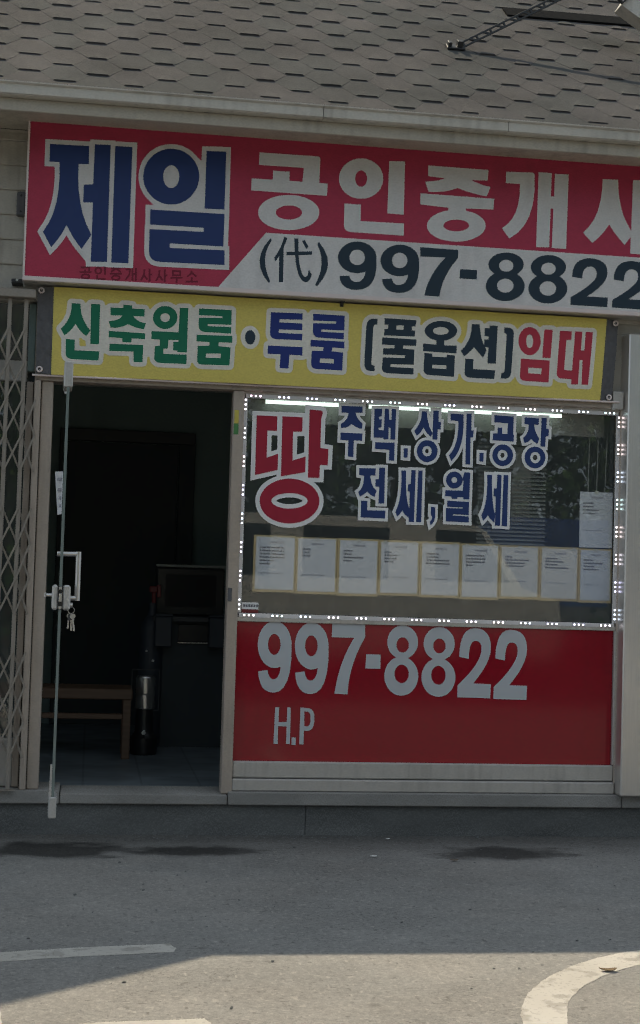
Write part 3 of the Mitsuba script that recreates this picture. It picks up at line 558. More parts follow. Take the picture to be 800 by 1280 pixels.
  'ttang': [['905,2095 906,2021 857,2021 858,1883 915,1905 916,1824 802,1793 801,2095'], ['1035,2096 1035,2023 988,2021 990,1874 1056,1897 1056,1818 934,1792 932,2096'], ['1126,2135 1131,2133 1135,2131 1137,2127 1138,2123 1137,2117 1130,2093 1131,1944 1172,1940 1171,1858 1131,1858 1130,1792 1072,1791 1070,2137'], ['1132,1654 1126,1635 1115,1617 1100,1600 1082,1585 1060,1573 1037,1564 1011,1558 985,1555 958,1556 933,1560 908,1568 886,1578 867,1591 852,1607 840,1624 833,1643 830,1663 831,1682 838,1702 848,1720 863,1737 881,1751 902,1763 926,1773 951,1779 978,1782 1004,1781 1030,1777 1054,1769 1076,1759 1096,1746 1112,1730 1123,1713 1131,1694 1134,1674', '1072,1680 1068,1686 1061,1692 1051,1698 1040,1702 1026,1706 1012,1708 996,1709 980,1709 964,1708 948,1705 934,1702 921,1698 910,1692 901,1686 894,1680 890,1673 889,1666 891,1659 895,1653 902,1647 911,1642 923,1637 936,1634 951,1631 966,1630 982,1630 998,1631 1014,1634 1029,1637 1042,1642 1053,1647 1062,1653 1069,1659 1073,1666 1074,1673']],
 },
 'wb': {
  'ju': [['1234,2164 1343,2165 1342,2133 1306,2133 1310,2121 1315,2110 1322,2100 1329,2092 1337,2084 1345,2077 1341,2051 1330,2053 1321,2056 1311,2060 1303,2064 1295,2069 1289,2074 1281,2067 1273,2061 1264,2057 1255,2053 1244,2052 1234,2051 1233,2072 1244,2079 1253,2087 1260,2096 1266,2106 1269,2117 1271,2130 1235,2130'], ['1233,2027 1345,2027 1344,1990 1302,1991 1302,1905 1274,1907 1274,1989 1233,1990']],
  'taek': [['1405,2157 1444,2158 1443,2120 1428,2117 1430,2105 1444,2104 1443,2063 1427,2060 1430,2049 1457,2049 1459,2159 1479,2159 1482,2104 1495,2104 1495,2160 1517,2160 1516,2003 1492,2003 1492,2063 1480,2064 1481,2003 1455,2003 1455,2010 1405,2010'], ['1414,1986 1514,1987 1514,1895 1488,1896 1488,1950 1413,1952']],
  'dot1': [['1563,1961 1584,1961 1583,1913 1564,1914']],
  'sang': [['1680,2133 1684,2112 1689,2093 1695,2075 1703,2059 1712,2045 1702,2026 1694,2034 1686,2041 1679,2049 1673,2057 1668,2065 1663,2073 1659,2065 1654,2057 1649,2049 1643,2042 1636,2035 1629,2028 1616,2053 1628,2069 1638,2085 1645,2102 1650,2119 1652,2137 1653,2156 1678,2156'], ['1741,2105 1754,2105 1753,2067 1738,2067 1737,2012 1712,2014 1713,2162 1741,2161'], ['1739,1944 1737,1935 1734,1926 1728,1917 1722,1910 1714,1904 1706,1900 1697,1897 1688,1895 1678,1896 1669,1898 1660,1902 1653,1907 1646,1914 1640,1922 1636,1930 1633,1940 1632,1950 1633,1959 1635,1969 1639,1978 1644,1986 1650,1994 1658,2000 1666,2004 1675,2007 1684,2008 1694,2008 1703,2006 1712,2002 1720,1997 1726,1990 1732,1982 1736,1973 1739,1964 1740,1954', '1710,1958 1708,1962 1706,1966 1704,1970 1701,1973 1697,1976 1693,1977 1689,1978 1684,1979 1680,1978 1676,1977 1672,1974 1668,1972 1665,1968 1663,1964 1661,1960 1660,1955 1660,1951 1660,1946 1662,1942 1664,1938 1666,1934 1669,1931 1673,1928 1677,1926 1681,1925 1686,1925 1690,1926 1694,1927 1698,1929 1702,1932 1705,1936 1707,1939 1709,1944 1710,1948 1710,1953']],
  'ga': [['1805,2151 1872,2150 1874,2094 1871,2044 1864,2000 1852,1962 1835,1931 1814,1906 1801,1936 1817,1956 1829,1979 1838,2007 1844,2039 1847,2074 1846,2114 1805,2116'], ['1889,2155 1915,2155 1915,2069 1928,2070 1925,2033 1912,2034 1913,1892 1889,1893']],
  'dot2': [['1963,1955 1984,1954 1983,1909 1963,1911']],
  'gong2': [['2140,2151 2138,2057 2143,2056 2142,2021 2032,2023 2032,2058 2056,2060 2056,2090 2079,2090 2079,2058 2107,2058 2111,2114 2037,2117 2037,2154'], ['2140,1940 2138,1930 2134,1921 2129,1913 2122,1906 2115,1900 2106,1896 2097,1893 2087,1891 2078,1892 2069,1894 2060,1898 2052,1903 2045,1910 2039,1917 2035,1926 2032,1935 2031,1945 2032,1955 2034,1964 2038,1973 2043,1981 2050,1989 2057,1995 2066,1999 2075,2002 2085,2003 2094,2003 2104,2001 2112,1997 2120,1992 2127,1985 2133,1977 2137,1969 2140,1959 2141,1950', '2111,1953 2110,1958 2108,1962 2105,1966 2102,1970 2098,1972 2093,1974 2089,1975 2084,1976 2080,1975 2075,1974 2071,1971 2067,1968 2064,1965 2062,1961 2060,1956 2059,1951 2058,1946 2059,1941 2060,1936 2062,1932 2065,1928 2068,1925 2072,1922 2077,1920 2081,1919 2086,1919 2090,1919 2095,1921 2099,1923 2103,1926 2106,1930 2108,1934 2110,1939 2111,1943 2112,1948']],
  'jang': [['2275,2148 2274,2114 2249,2114 2252,2099 2255,2086 2260,2073 2266,2062 2272,2051 2279,2041 2270,2015 2264,2018 2252,2025 2247,2029 2236,2039 2230,2033 2225,2027 2219,2023 2212,2020 2206,2018 2200,2017 2193,2043 2202,2050 2209,2059 2214,2070 2219,2082 2221,2097 2222,2113 2199,2116 2199,2149'], ['2317,2151 2316,2095 2330,2094 2329,2057 2314,2057 2311,2001 2287,2003 2290,2151'], ['2313,1936 2311,1926 2307,1917 2302,1909 2295,1902 2288,1896 2279,1891 2270,1888 2260,1887 2251,1888 2241,1890 2232,1894 2224,1899 2217,1905 2212,1913 2207,1922 2205,1931 2204,1941 2204,1951 2207,1960 2210,1969 2216,1977 2222,1985 2230,1991 2239,1995 2248,1998 2257,1999 2267,1999 2276,1997 2285,1993 2293,1988 2300,1981 2306,1973 2310,1965 2313,1955 2314,1946', '2288,1949 2286,1954 2284,1959 2281,1963 2278,1966 2274,1969 2269,1971 2265,1972 2260,1972 2255,1972 2250,1970 2246,1968 2242,1965 2239,1961 2236,1957 2234,1952 2233,1947 2233,1942 2233,1936 2234,1932 2237,1927 2240,1923 2243,1919 2247,1917 2252,1915 2256,1913 2261,1913 2266,1914 2271,1915 2275,1918 2279,1921 2282,1925 2285,1929 2287,1934 2288,1939 2288,1944']],
  'jeon': [['1419,1816 1392,1814 1395,1796 1399,1780 1404,1767 1410,1755 1418,1746 1427,1740 1418,1706 1410,1709 1403,1712 1396,1716 1390,1721 1384,1727 1379,1733 1373,1726 1367,1721 1361,1716 1355,1712 1348,1708 1341,1706 1332,1728 1341,1736 1348,1746 1354,1759 1358,1774 1360,1792 1361,1812 1335,1815 1334,1850 1420,1852'], ['1468,1674 1439,1674 1441,1759 1421,1759 1421,1796 1438,1798 1438,1857 1468,1857'], ['1381,1683 1381,1637 1475,1637 1475,1598 1350,1599 1349,1685']],
  'se': [['1578,1847 1578,1800 1580,1758 1583,1722 1588,1693 1594,1669 1601,1652 1601,1740 1590,1742 1591,1777 1605,1780 1606,1851 1628,1851 1626,1585 1600,1585 1600,1635 1599,1606 1591,1612 1584,1617 1577,1624 1572,1630 1567,1637 1564,1644 1560,1637 1552,1624 1548,1619 1539,1610 1528,1634 1538,1657 1546,1685 1552,1718 1555,1756 1556,1799 1554,1847'], ['1643,1850 1664,1850 1664,1586 1638,1586']],
  'comma': [['1714,1666 1735,1665 1736,1624 1736,1614 1734,1603 1731,1594 1726,1586 1721,1578 1714,1572 1709,1590 1713,1593 1716,1597 1719,1601 1721,1606 1721,1612 1721,1618 1714,1624']],
  'wol': [['1874,1796 1871,1789 1867,1782 1861,1777 1855,1772 1849,1768 1841,1766 1834,1765 1826,1766 1819,1767 1812,1770 1806,1774 1800,1780 1796,1786 1792,1792 1790,1800 1789,1807 1790,1815 1791,1822 1794,1829 1799,1835 1804,1841 1810,1846 1817,1849 1824,1851 1831,1852 1839,1852 1846,1850 1853,1847 1860,1843 1865,1838 1870,1832 1873,1825 1875,1818 1876,1815 1885,1851 1915,1850 1914,1712 1883,1712 1882,1721 1851,1722 1850,1712 1822,1712 1820,1723 1786,1725 1787,1755 1879,1755 1881,1808 1876,1809 1876,1803', '1847,1815 1844,1819 1840,1822 1835,1824 1832,1824 1827,1823 1822,1820 1819,1816 1817,1811 1817,1808 1818,1803 1821,1799 1823,1797 1828,1794 1833,1794 1838,1795 1843,1798 1845,1799 1847,1804 1848,1809'], ['1798,1701 1913,1699 1913,1631 1830,1633 1829,1626 1913,1624 1915,1593 1794,1595 1793,1663 1882,1664 1883,1669 1799,1670']],
  'se2': [['2031,1843 2032,1791 2034,1746 2038,1709 2042,1679 2047,1656 2054,1642 2049,1596 2043,1602 2031,1614 2025,1620 2016,1635 2004,1619 1991,1605 1980,1633 1990,1655 1998,1682 2004,1715 2007,1752 2008,1795 2006,1843'], ['2082,1845 2080,1582 2054,1582 2055,1732 2043,1735 2043,1773 2059,1775 2060,1845'], ['2094,1845 2118,1845 2117,1580 2090,1582']],
 },
 'rp': {
  'p9a': [['1013,945 1014,872 1009,812 997,765 980,731 957,710 929,703 906,706 887,715 872,729 861,750 853,776 848,808 896,816 898,802 902,790 907,781 913,775 920,771 928,770 938,773 947,780 953,792 958,807 961,827 961,834 946,828 931,826 916,827 902,832 888,841 875,852 864,867 855,883 848,902 844,921 842,942 843,962 846,982 852,1001 860,1018 870,1033 881,1045 895,1054 909,1060 924,1062 939,1060 953,1055 967,1047 980,1035 991,1021 1000,1005 1007,986 1011,966', '957,954 955,963 952,971 949,979 945,985 940,990 935,994 929,996 924,997 918,996 913,993 908,989 904,984 900,978 897,970 895,962 894,953 894,944 895,935 896,926 899,918 902,910 906,904 911,899 916,895 922,893 927,892 933,893 938,896 943,900 947,905 951,912 954,919 956,927 957,936 957,945']],
  'p9b': [['1202,942 1203,869 1197,808 1186,761 1169,727 1146,707 1117,699 1094,702 1075,711 1060,726 1048,746 1040,772 1036,805 1084,813 1086,799 1090,787 1095,778 1101,771 1108,768 1116,767 1126,770 1135,777 1141,788 1146,804 1149,824 1150,831 1134,825 1119,823 1104,824 1090,829 1076,838 1063,849 1052,863 1043,880 1036,899 1032,918 1030,939 1030,959 1034,979 1039,998 1047,1015 1058,1030 1069,1042 1083,1051 1097,1057 1112,1059 1127,1058 1142,1053 1156,1045 1168,1033 1179,1019 1189,1002 1195,983 1200,963', '1145,952 1143,960 1141,969 1137,976 1133,982 1128,987 1123,991 1118,993 1112,994 1107,993 1101,991 1096,987 1092,981 1088,975 1085,967 1083,959 1082,950 1082,941 1082,932 1084,923 1087,915 1090,907 1094,901 1099,896 1104,892 1110,890 1115,889 1121,890 1126,893 1131,897 1136,902 1139,909 1142,916 1144,924 1146,933 1146,942']],
  'p7': [['1217,1058 1386,1057 1388,992 1364,945 1344,897 1328,849 1316,800 1309,751 1306,701 1239,704 1246,752 1256,800 1269,848 1286,895 1307,941 1331,987 1217,988']],
  'pdash': [['1396,906 1471,905 1471,833 1394,834']],
  'H': [['940,631 960,631 959,557 1001,558 1001,632 1019,631 1020,448 1000,448 1001,535 958,537 958,447 937,449']],
  'pdot': [['1028,482 1049,480 1049,443 1028,444']],
  'P': [['1104,629 1115,627 1124,623 1132,615 1137,605 1140,593 1140,578 1140,558 1137,543 1132,530 1125,521 1115,516 1103,514 1089,516 1089,447 1067,448 1068,631', '1090,539 1102,537 1108,538 1113,541 1116,546 1119,554 1121,564 1121,576 1121,585 1120,592 1118,599 1115,604 1111,608 1106,611 1088,613']],
  'p8a': [['1653,930 1646,918 1636,907 1625,898 1611,891 1622,886 1635,876 1646,864 1655,850 1662,835 1667,818 1669,801 1668,784 1664,767 1658,751 1650,737 1639,724 1627,714 1613,706 1598,702 1583,700 1568,701 1553,705 1539,712 1526,722 1515,734 1506,748 1499,763 1494,780 1492,797 1493,814 1497,831 1503,847 1511,861 1522,874 1534,884 1548,892 1553,893 1545,897 1533,905 1523,915 1515,927 1509,940 1505,955 1503,969 1504,984 1507,999 1512,1012 1520,1024 1530,1035 1541,1044 1553,1051 1567,1055 1580,1056 1594,1055 1608,1052 1621,1046 1632,1038 1642,1028 1651,1016 1657,1002 1661,988 1663,973 1662,958 1659,944', '1613,971 1610,977 1607,982 1603,987 1598,991 1593,994 1588,995 1582,996 1577,995 1571,993 1566,990 1562,986 1558,981 1555,976 1553,970 1551,963 1551,956 1552,950 1553,943 1556,937 1559,932 1563,927 1568,923 1573,921 1579,919 1584,919 1590,919 1595,921 1600,924 1605,928 1608,933 1612,938 1614,945 1615,951 1615,958 1615,965', '1619,819 1617,827 1614,834 1610,841 1605,846 1600,851 1594,854 1587,856 1581,857 1574,856 1568,854 1562,850 1557,845 1553,839 1549,833 1547,825 1545,817 1545,809 1546,801 1548,794 1550,786 1554,780 1559,774 1565,770 1571,766 1577,764 1583,764 1590,764 1596,767 1602,770 1607,775 1611,781 1615,788 1618,795 1619,803 1619,811']],
  'p8b': [['1845,926 1837,914 1828,903 1816,895 1804,888 1816,882 1829,872 1840,861 1850,847 1857,831 1861,815 1863,798 1862,780 1858,764 1852,748 1844,734 1833,721 1821,711 1807,704 1792,699 1777,697 1761,699 1746,703 1732,710 1719,719 1708,731 1699,745 1692,761 1687,777 1685,794 1686,811 1690,828 1696,843 1704,858 1715,870 1727,880 1741,888 1744,889 1735,893 1723,901 1713,911 1704,923 1698,937 1694,951 1692,966 1693,981 1696,995 1702,1009 1710,1021 1719,1032 1731,1041 1743,1047 1757,1051 1771,1053 1785,1052 1799,1049 1812,1043 1824,1034 1834,1024 1843,1012 1849,999 1853,984 1855,970 1854,955 1851,940', '1805,970 1802,976 1799,981 1795,986 1790,989 1785,992 1779,994 1774,994 1768,993 1763,992 1758,989 1753,985 1749,980 1746,975 1744,969 1743,962 1742,956 1743,949 1745,943 1747,937 1751,932 1755,927 1759,923 1765,921 1770,919 1776,919 1781,920 1787,921 1792,924 1796,928 1800,933 1803,938 1806,944 1807,951 1807,957 1807,964', '1810,816 1808,824 1806,831 1802,838 1797,844 1791,849 1785,852 1779,854 1772,855 1766,854 1760,852 1754,848 1748,843 1744,837 1740,830 1738,823 1736,814 1736,806 1737,798 1739,790 1742,782 1746,776 1750,770 1756,765 1762,762 1768,760 1775,759 1781,760 1788,762 1794,766 1799,771 1803,777 1807,784 1809,791 1811,799 1811,808']],
  'p2a': [['1880,903 1882,947 1888,984 1898,1013 1913,1034 1933,1047 1957,1053 1983,1050 2005,1042 2022,1028 2035,1008 2043,983 2046,953 2044,926 2036,898 2024,868 2006,837 1984,804 1957,769 2051,767 2048,695 1875,697 1875,757 1914,797 1946,833 1970,867 1986,898 1995,926 1996,951 1995,962 1991,971 1986,978 1980,983 1972,986 1962,986 1952,984 1944,976 1938,963 1933,945 1931,922 1931,894']],
  'p2b': [['2071,899 2072,944 2079,981 2089,1010 2104,1031 2124,1044 2148,1049 2175,1046 2197,1038 2214,1024 2227,1005 2235,979 2238,949 2235,922 2228,894 2215,864 2198,832 2175,799 2148,764 2243,762 2240,690 2065,692 2066,753 2105,792 2137,829 2161,863 2178,894 2187,922 2188,948 2186,958 2183,967 2178,974 2171,979 2163,982 2153,983 2143,980 2135,972 2129,959 2125,941 2122,918 2122,890']],
 },
 'sg': {
  'g0': [['-55,2712 -60,2707 -68,2704 -76,2703 -84,2703 -91,2705 -97,2710 -99,2716 -97,2723 -92,2728 -85,2731 -77,2732 -69,2732 -61,2730 -56,2725 -54,2720 -58,2719 -54,2717', '-65,2722 -70,2724 -76,2724 -82,2723 -87,2721 -90,2718 -90,2717 -90,2715 -87,2713 -82,2711 -76,2711 -70,2712 -65,2714 -63,2717 -62,2718 -63,2720'], ['-106,2733 -106,2741 -84,2743 -85,2751 -76,2752 -76,2743 -48,2745 -48,2737'], ['-64,2745 -65,2758 -101,2756 -101,2765 -56,2767 -56,2745']],
  'g1': [['20,2715 21,2706 -24,2704 -25,2727 -17,2727 -16,2713'], ['2,2743 -2,2737 -8,2733 -15,2731 -22,2732 -29,2736 -33,2741 -35,2749 -33,2756 -30,2762 -24,2767 -17,2769 -9,2768 -3,2764 1,2758 3,2752 -1,2751 3,2750', '-9,2757 -12,2759 -16,2760 -20,2759 -23,2756 -25,2753 -26,2749 -25,2745 -23,2742 -19,2740 -16,2739 -12,2740 -8,2743 -6,2746 -6,2750 -7,2754'], ['11,2770 20,2771 21,2730 13,2729']],
  'g2': [['91,2715 86,2710 79,2706 71,2705 63,2705 55,2708 50,2712 47,2719 49,2725 55,2730 62,2733 66,2734 66,2735 41,2734 40,2742 98,2746 99,2737 74,2736 74,2735 78,2734 85,2732 91,2728 93,2723 89,2721 93,2720', '81,2725 76,2726 70,2726 64,2725 59,2723 57,2721 56,2719 57,2717 59,2715 64,2714 70,2713 77,2714 81,2717 84,2719 84,2721 84,2722'], ['56,2761 46,2760 45,2768 92,2771 92,2763 81,2762 95,2753 90,2746 69,2760 49,2744 43,2750']],
  'g3': [['121,2711 114,2715 131,2741 133,2761 116,2760 116,2768 143,2770 139,2738'], ['145,2772 153,2773 154,2748 162,2749 161,2773 170,2774 172,2710 163,2710 162,2740 154,2740 156,2709 147,2709']],
  'g4': [['207,2734 195,2712 188,2716 201,2742 203,2770 211,2769 210,2743 227,2722 220,2717'], ['228,2774 236,2774 237,2750 246,2751 246,2742 238,2742 239,2711 230,2710']],
  'g5': [['281,2735 269,2714 262,2717 275,2743 277,2771 286,2770 284,2745 301,2723 294,2718'], ['302,2775 311,2776 311,2751 320,2752 321,2743 312,2743 313,2712 304,2712']],
  'g6': [['362,2712 362,2733 336,2731 336,2740 395,2743 395,2735 370,2734 371,2712'], ['387,2747 343,2745 342,2774 386,2776', '378,2755 378,2767 351,2766 352,2754']],
  'g7': [['411,2717 411,2725 436,2727 436,2745 444,2745 445,2727 470,2729 470,2720'], ['439,2762 438,2758 419,2742 414,2748 431,2763 435,2778 443,2776 442,2771 466,2753 461,2746']],
 },
}


def glyph(parts):
    out = []
    for rings in parts:
        rr = [[tuple(float(c_) / 1000 for c_ in p.split(',')) for p in r_.split()] for r_ in rings]
        out.append(Polygon(rr[0], rr[1:]).buffer(0))
    return unary_union(out)

GP = {grp: {nm: glyph(p) for nm, p in d.items()} for grp, d in GLYPHS.items()}
def fill_holes(p, least=1e9):
    gs = p.geoms if hasattr(p, 'geoms') else [p]
    return unary_union([Polygon(q.exterior, [h for h in q.interiors if Polygon(h).area > least]) for q in gs])

# ------------------------------------------------------------------ signboard
S = thing('signboard', 'wide red and white shop signboard with blue and white lettering under the eave', 'signboard')
SX0, SX1, SZ0, SZ1, SY = -0.378, 4.2, 2.694, 3.488, -0.150
obj('box', bx(SX0 + 0.002, SX1, SY + 0.002, -0.016, SZ0 - 0.012, SZ1, 0.002), 'm_alu', S)
white = Polygon([(0.801, 2.990), (SX1 - 0.01, 2.984), (SX1 - 0.01, SZ0 + 0.010), (0.572, SZ0 + 0.010)])
obj('red_face', plate(sbox(SX0 + 0.010, SZ0 + 0.010, SX1 - 0.01, SZ1 - 0.010).difference(white), SY - 0.0015, 0.003), 'm_red_sign', S)
obj('white_face', plate(white, SY - 0.0016, 0.003), 'm_white_sign', S)
for (a, b, c_, d) in ((SX0, SX1, SZ1 - 0.010, SZ1 + 0.001), (SX0, SX1, SZ0 - 0.012, SZ0 + 0.010), (SX0, SX0 + 0.010, SZ0 + 0.0101, SZ1 - 0.0101)):
    obj('frame', bx(a, b, SY - 0.006, SY + 0.02, c_, d, 0.0015), 'm_frame_sign', S)
for nm, p in GP['sb'].items():
    ol = fill_holes(p.buffer(0.040, join_style=2, mitre_limit=2.5).buffer(-0.0165, join_style=2))
    k = obj('letter_outline', plate(ol, SY - 0.003, 0.004), 'm_white_sign', S)
for nm, p in GP['sb'].items():
    obj('letter', plate(p, SY - 0.0045, 0.005), 'm_blue', S)
for nm, p in GP['sw'].items():
    obj('letter', plate(p, SY - 0.0032, 0.004), 'm_white_sign', S)
for nm, p in GP['sd'].items():
    obj('letter', plate(p, SY - 0.0034, 0.004), 'm_navy', S)
for nm, p in GP['sg'].items():
    obj('small_letter', plate(p, SY - 0.0026, 0.003), 'm_ghost', S)

jb = thing('junction_box', 'small grey junction box on the siding at the left end of the signboard', 'junction box')
obj('case', bx(-0.425, -0.383, -0.055, -0.015, 3.020, 3.138, 0.005), 'm_sleeve', jb)
obj('screw', cat(*[tube((-0.404, -0.0555, z), (-0.404, -0.058, z), 0.005) for z in (3.04, 3.118)]), 'm_dark_metal', jb)
br = thing('sign_bracket', 'small dark bracket under the lower left corner of the signboard', 'bracket')
obj('arm', bx(-0.432, -0.379, -0.110, -0.016, 2.675, 2.681, 0.001), 'm_dark_metal', br)
obj('lip', bx(-0.432, -0.379, -0.112, -0.107, 2.6815, 2.694, 0.001), 'm_dark_metal', br)
obj('bolt', tube((-0.405, -0.112, 2.687), (-0.405, -0.117, 2.687), 0.006), 'm_steel', br)

# ------------------------------------------------------------------ yellow banner
Bn = thing('cloth_banner', 'yellow cloth banner with green, blue, black and red lettering above the door', 'banner')
BY = -0.072
def wr(x, z):
    return 0.005 * np.sin(x * 5.3 + 0.8) * np.cos(z * 3) + 0.0028 * np.sin(x * 13 + z * 9) - 0.006 * np.cos((x - 1.2) * 1.1)
def cloth(m, sub=0.06):
    m = m.copy()
    v, f = trimesh.remesh.subdivide_to_size(m.vertices, m.faces, sub, max_iter=12)
    v = np.array(v)
    v[:, 1] += wr(v[:, 0], v[:, 2])
    return trimesh.Trimesh(v, f, process=False)
YP = Polygon([(-0.226, 2.239), (-0.228, 2.673), (2.603, 2.673), (2.576, 2.246)])
obj('cloth', cloth(plate(YP, BY, 0.0015)), 'm_yellow', Bn)
def crumple(m):
    v = m.vertices
    v[:, 1] += 0.020 * (meshkit.fbm(np.c_[v[:, 0] * 26, v[:, 2] * 18, v[:, 2] * 0], 3, 8) - 0.5)
    return m
for P_ in (Polygon([(-0.300, 2.243), (-0.306, 2.668), (-0.2285, 2.673), (-0.2265, 2.239)]), Polygon([(2.577, 2.246), (2.604, 2.673), (2.668, 2.668), (2.640, 2.247)])):
    obj('end_sleeve', crumple(cloth(plate(P_, BY + 0.003, 0.0015), 0.012)), 'm_sleeve', Bn)
for (x, z) in ((-0.288, 2.652), (-0.283, 2.262), (2.650, 2.653), (2.622, 2.264)):
    tm = trimesh.creation.torus(0.0115, 0.0045, 20, 8)
    tm.apply_transform(trimesh.transformations.rotation_matrix(PI / 2, [1, 0, 0]))
    tm.apply_translation((x, BY - 0.003 + float(wr(x, z)), z))
    obj('grommet', tm, 'm_frame_sign', Bn, smooth=True)
    obj('tie_cord', cat(tube((x, BY - 0.004, z), (x, -0.018, z + (0.02 if z > 2.5 else -0.02)), 0.002, 6)), 'm_cord', Bn)
words = [('bg', 'm_green'), ('bb', 'm_bblue'), ('bd', 'm_navy'), ('br', 'm_bred')]
halo = unary_union([p.buffer(0.0225, quad_segs=4) for grp, _ in words for p in GP[grp].values()])
halo = fill_holes(halo.buffer(0.006).buffer(-0.006), 0.0006)
obj('letter_halo', cloth(plate(halo.intersection(YP.buffer(-0.002)), BY - 0.0012, 0.001)), 'm_halo', Bn)
for grp, mt in words:
    for nm, p in GP[grp].items():
        obj('letter', cloth(plate(p, BY - 0.0024, 0.001)), mt, Bn)
obj('hem_rod', tube((-0.318, -0.066, 2.2345), (2.68, -0.066, 2.2425), 0.0055, 8), 'm_frame_sign', Bn)
obj('clip', cat(tube((1.205, -0.155, 2.668), (1.205, -0.075, 2.662), 0.003, 6), bx(1.196, 1.214, -0.082, -0.070, 2.655, 2.684, 0.002)), 'm_dark_metal', Bn)

# ------------------------------------------------------------------ shopfront frame
F_ = thing('shopfront_frame', 'beige aluminium shopfront frame round the doorway and the window', 'shop frame')
obj('header', bx(-0.305, 2.70, -0.040, 0.06, 2.2125, 2.262, 0.003), 'm_frame', F_)
obj('post', bx(-0.270, -0.214, -0.028, 0.07, 0.216, 2.2115, 0.004), 'm_frame', F_)
obj('gate_post', bx(-0.305, -0.2735, -0.060, 0.02, 0.216, 2.2115, 0.004), 'm_frame', F_)
obj('post', bx(0.677, 0.732, -0.034, 0.07, 0.202, 2.2115, 0.004), 'm_frame', F_)
obj('post', bx(2.708, 2.745, -0.02, 0.07, 0.216, 2.2115, 0.003), 'm_frame', F_)
obj('mid_rail', bx(0.7325, 2.7075, -0.008, 0.05, 1.056, 1.078, 0.002), 'm_alu', F_)
obj('bottom_rail', bx(0.7325, 2.7075, -0.016, 0.06, 0.280, 0.362, 0.006), 'm_alu', F_)
obj('bottom_track', bx(0.7325, 2.7075, -0.034, 0.06, 0.2165, 0.276, 0.005), 'm_alu', F_)
obj('window_head', bx(0.7325, 2.7075, -0.004, 0.06, 2.199, 2.212, 0.001), 'm_alu', F_)
obj('end_box', bx(2.648, 2.706, -0.062, -0.041, 2.206, 2.300, 0.003), 'm_alu', F_)
k = obj('strike_plate', bx(0.679, 0.700, -0.037, -0.0335, 1.155, 1.222, 0.001), 'm_sleeve', F_)
obj('side_jamb', bx(2.700, 2.715, -0.016, 0.06, 0.365, 1.055, 0.002), 'm_alu', F_)

st_ = thing('jamb_sticker', 'small yellow and green sticker near the top of the post right of the door', 'sticker')
obj('upper_half', bx(0.684, 0.706, -0.0352, -0.0342, 2.045, 2.112), 'm_sticker_yellow', st_)
obj('lower_half', bx(0.682, 0.706, -0.0354, -0.0342, 1.990, 2.0445), 'm_sticker_green', st_)

# ------------------------------------------------------------------ shop window, lettering on its pane
Wn = thing('shop_window', 'dark shop window with red and blue outlined lettering on its glass', 'shop window')
pane = trimesh.Trimesh([(0.735, 0.020, 1.078), (2.706, 0.020, 1.078), (2.706, 0.020, 2.199), (0.735, 0.020, 2.199)], [(0, 1, 2), (0, 2, 3)], process=False)
obj('glass_pane', pane, 'm_pane', Wn)
LY = 0.014
for grp, mt, wd in (('wr', 'm_vinyl_red', 0.0225), ('wb', 'm_vinyl_blue', 0.0152)):
    for nm, p in GP[grp].items():
        ol = p.buffer(wd, join_style=2, mitre_limit=2.2)
        ol = fill_holes(ol, 0.0003)
        if nm == 'wol':
            ol = fill_holes(ol)
        obj('letter_outline', plate(ol, LY - 0.001 + (0.0004 if nm in ('taek', 'jang', 'se', 'se2', 'comma') else 0), 0.003), 'm_vinyl_white', Wn)
        obj('letter', plate(p, LY - 0.003, 0.004), mt, Wn)

Rp = thing('lower_panel', 'glossy red panel under the window with a grey phone number', 'panel')
obj('sheet', plate(sbox(0.735, 0.3625, 2.698, 1.0555), 0.004, 0.006), 'm_red_panel', Rp)
for nm, p in GP['rp'].items():
    obj('letter', plate(p, 0.0022, 0.003), 'm_vinyl_grey', Rp)

ck = thing('corner_sticker', 'white and red sticker in the lower left corner of the window', 'sticker')
obj('sheet', plate(sbox(0.757, 1.117, 0.840, 1.152), LY, 0.002), 'm_vinyl_white', ck)
obj('lower_strip', plate(sbox(0.757, 1.086, 0.840, 1.1165), LY, 0.002), 'm_red_small', ck)
obj('print', plate(unary_union([sbox(x, 1.128, x + 0.009, 1.142) for x in np.arange(0.764, 0.83, 0.013)]), LY - 0.0008, 0.001), 'm_ink', ck)

# ------------------------------------------------------------------ LED border
Ld = thing('led_border', 'string of small lit lights in a channel running round the window', 'light string')
def channel(a, b):
    return bar(a, b, 0.021, 0.008)
LEDY = -0.004
tl, tr, bl_, br_ = (np.array(p) for p in ((0.741, LEDY, 2.190), (2.700, LEDY, 2.190), (0.741, LEDY, 1.088), (2.699, LEDY, 1.083)))
for a, b in ((tl, tr), (bl_, br_), (bl_ + [0, 0, .0125], tl - [0, 0, .0125]), (br_ + [0, 0, .0125], tr - [0, 0, .0125])):
    obj('channel', channel(a, b), 'm_channel', Ld)
tints = [(1.0, 0.95, 1.1), (0.8, 0.95, 1.2), (1.15, 0.7, 1.05), (0.85, 0.85, 1.3), (1.1, 0.95, 1.0), (0.7, 1.0, 1.05), (0.95, 0.9, 1.1), (0.6, 0.62, 0.7)]
def led(p, d, tint):
    """Three lit domes on a small board."""
    p, d = np.array(p), np.array(d, float)
    b = bar(p - d * 0.032, p + d * 0.032, 0.013, 0.004)
    b.apply_translation((0, -0.006, 0))
    key = obj('led_module', b, 'm_alu', Ld)
    dome = []
    for q in (-1, 0, 1):
        s_ = trimesh.creation.icosphere(1, 0.0052)
        s_.apply_scale((1, 0.7, 1))
        s_.apply_translation(p + d * q * 0.0235 + np.array([0, -0.0085, 0]))
        dome.append(s_)
    k2 = obj('lit_dome', cat(*dome), 'm_vinyl_white', key)
    scene[k2]['emitter'] = {'type': 'area', 'radiance': {'type': 'rgb', 'value': [1.1 * v for v in tint]}}
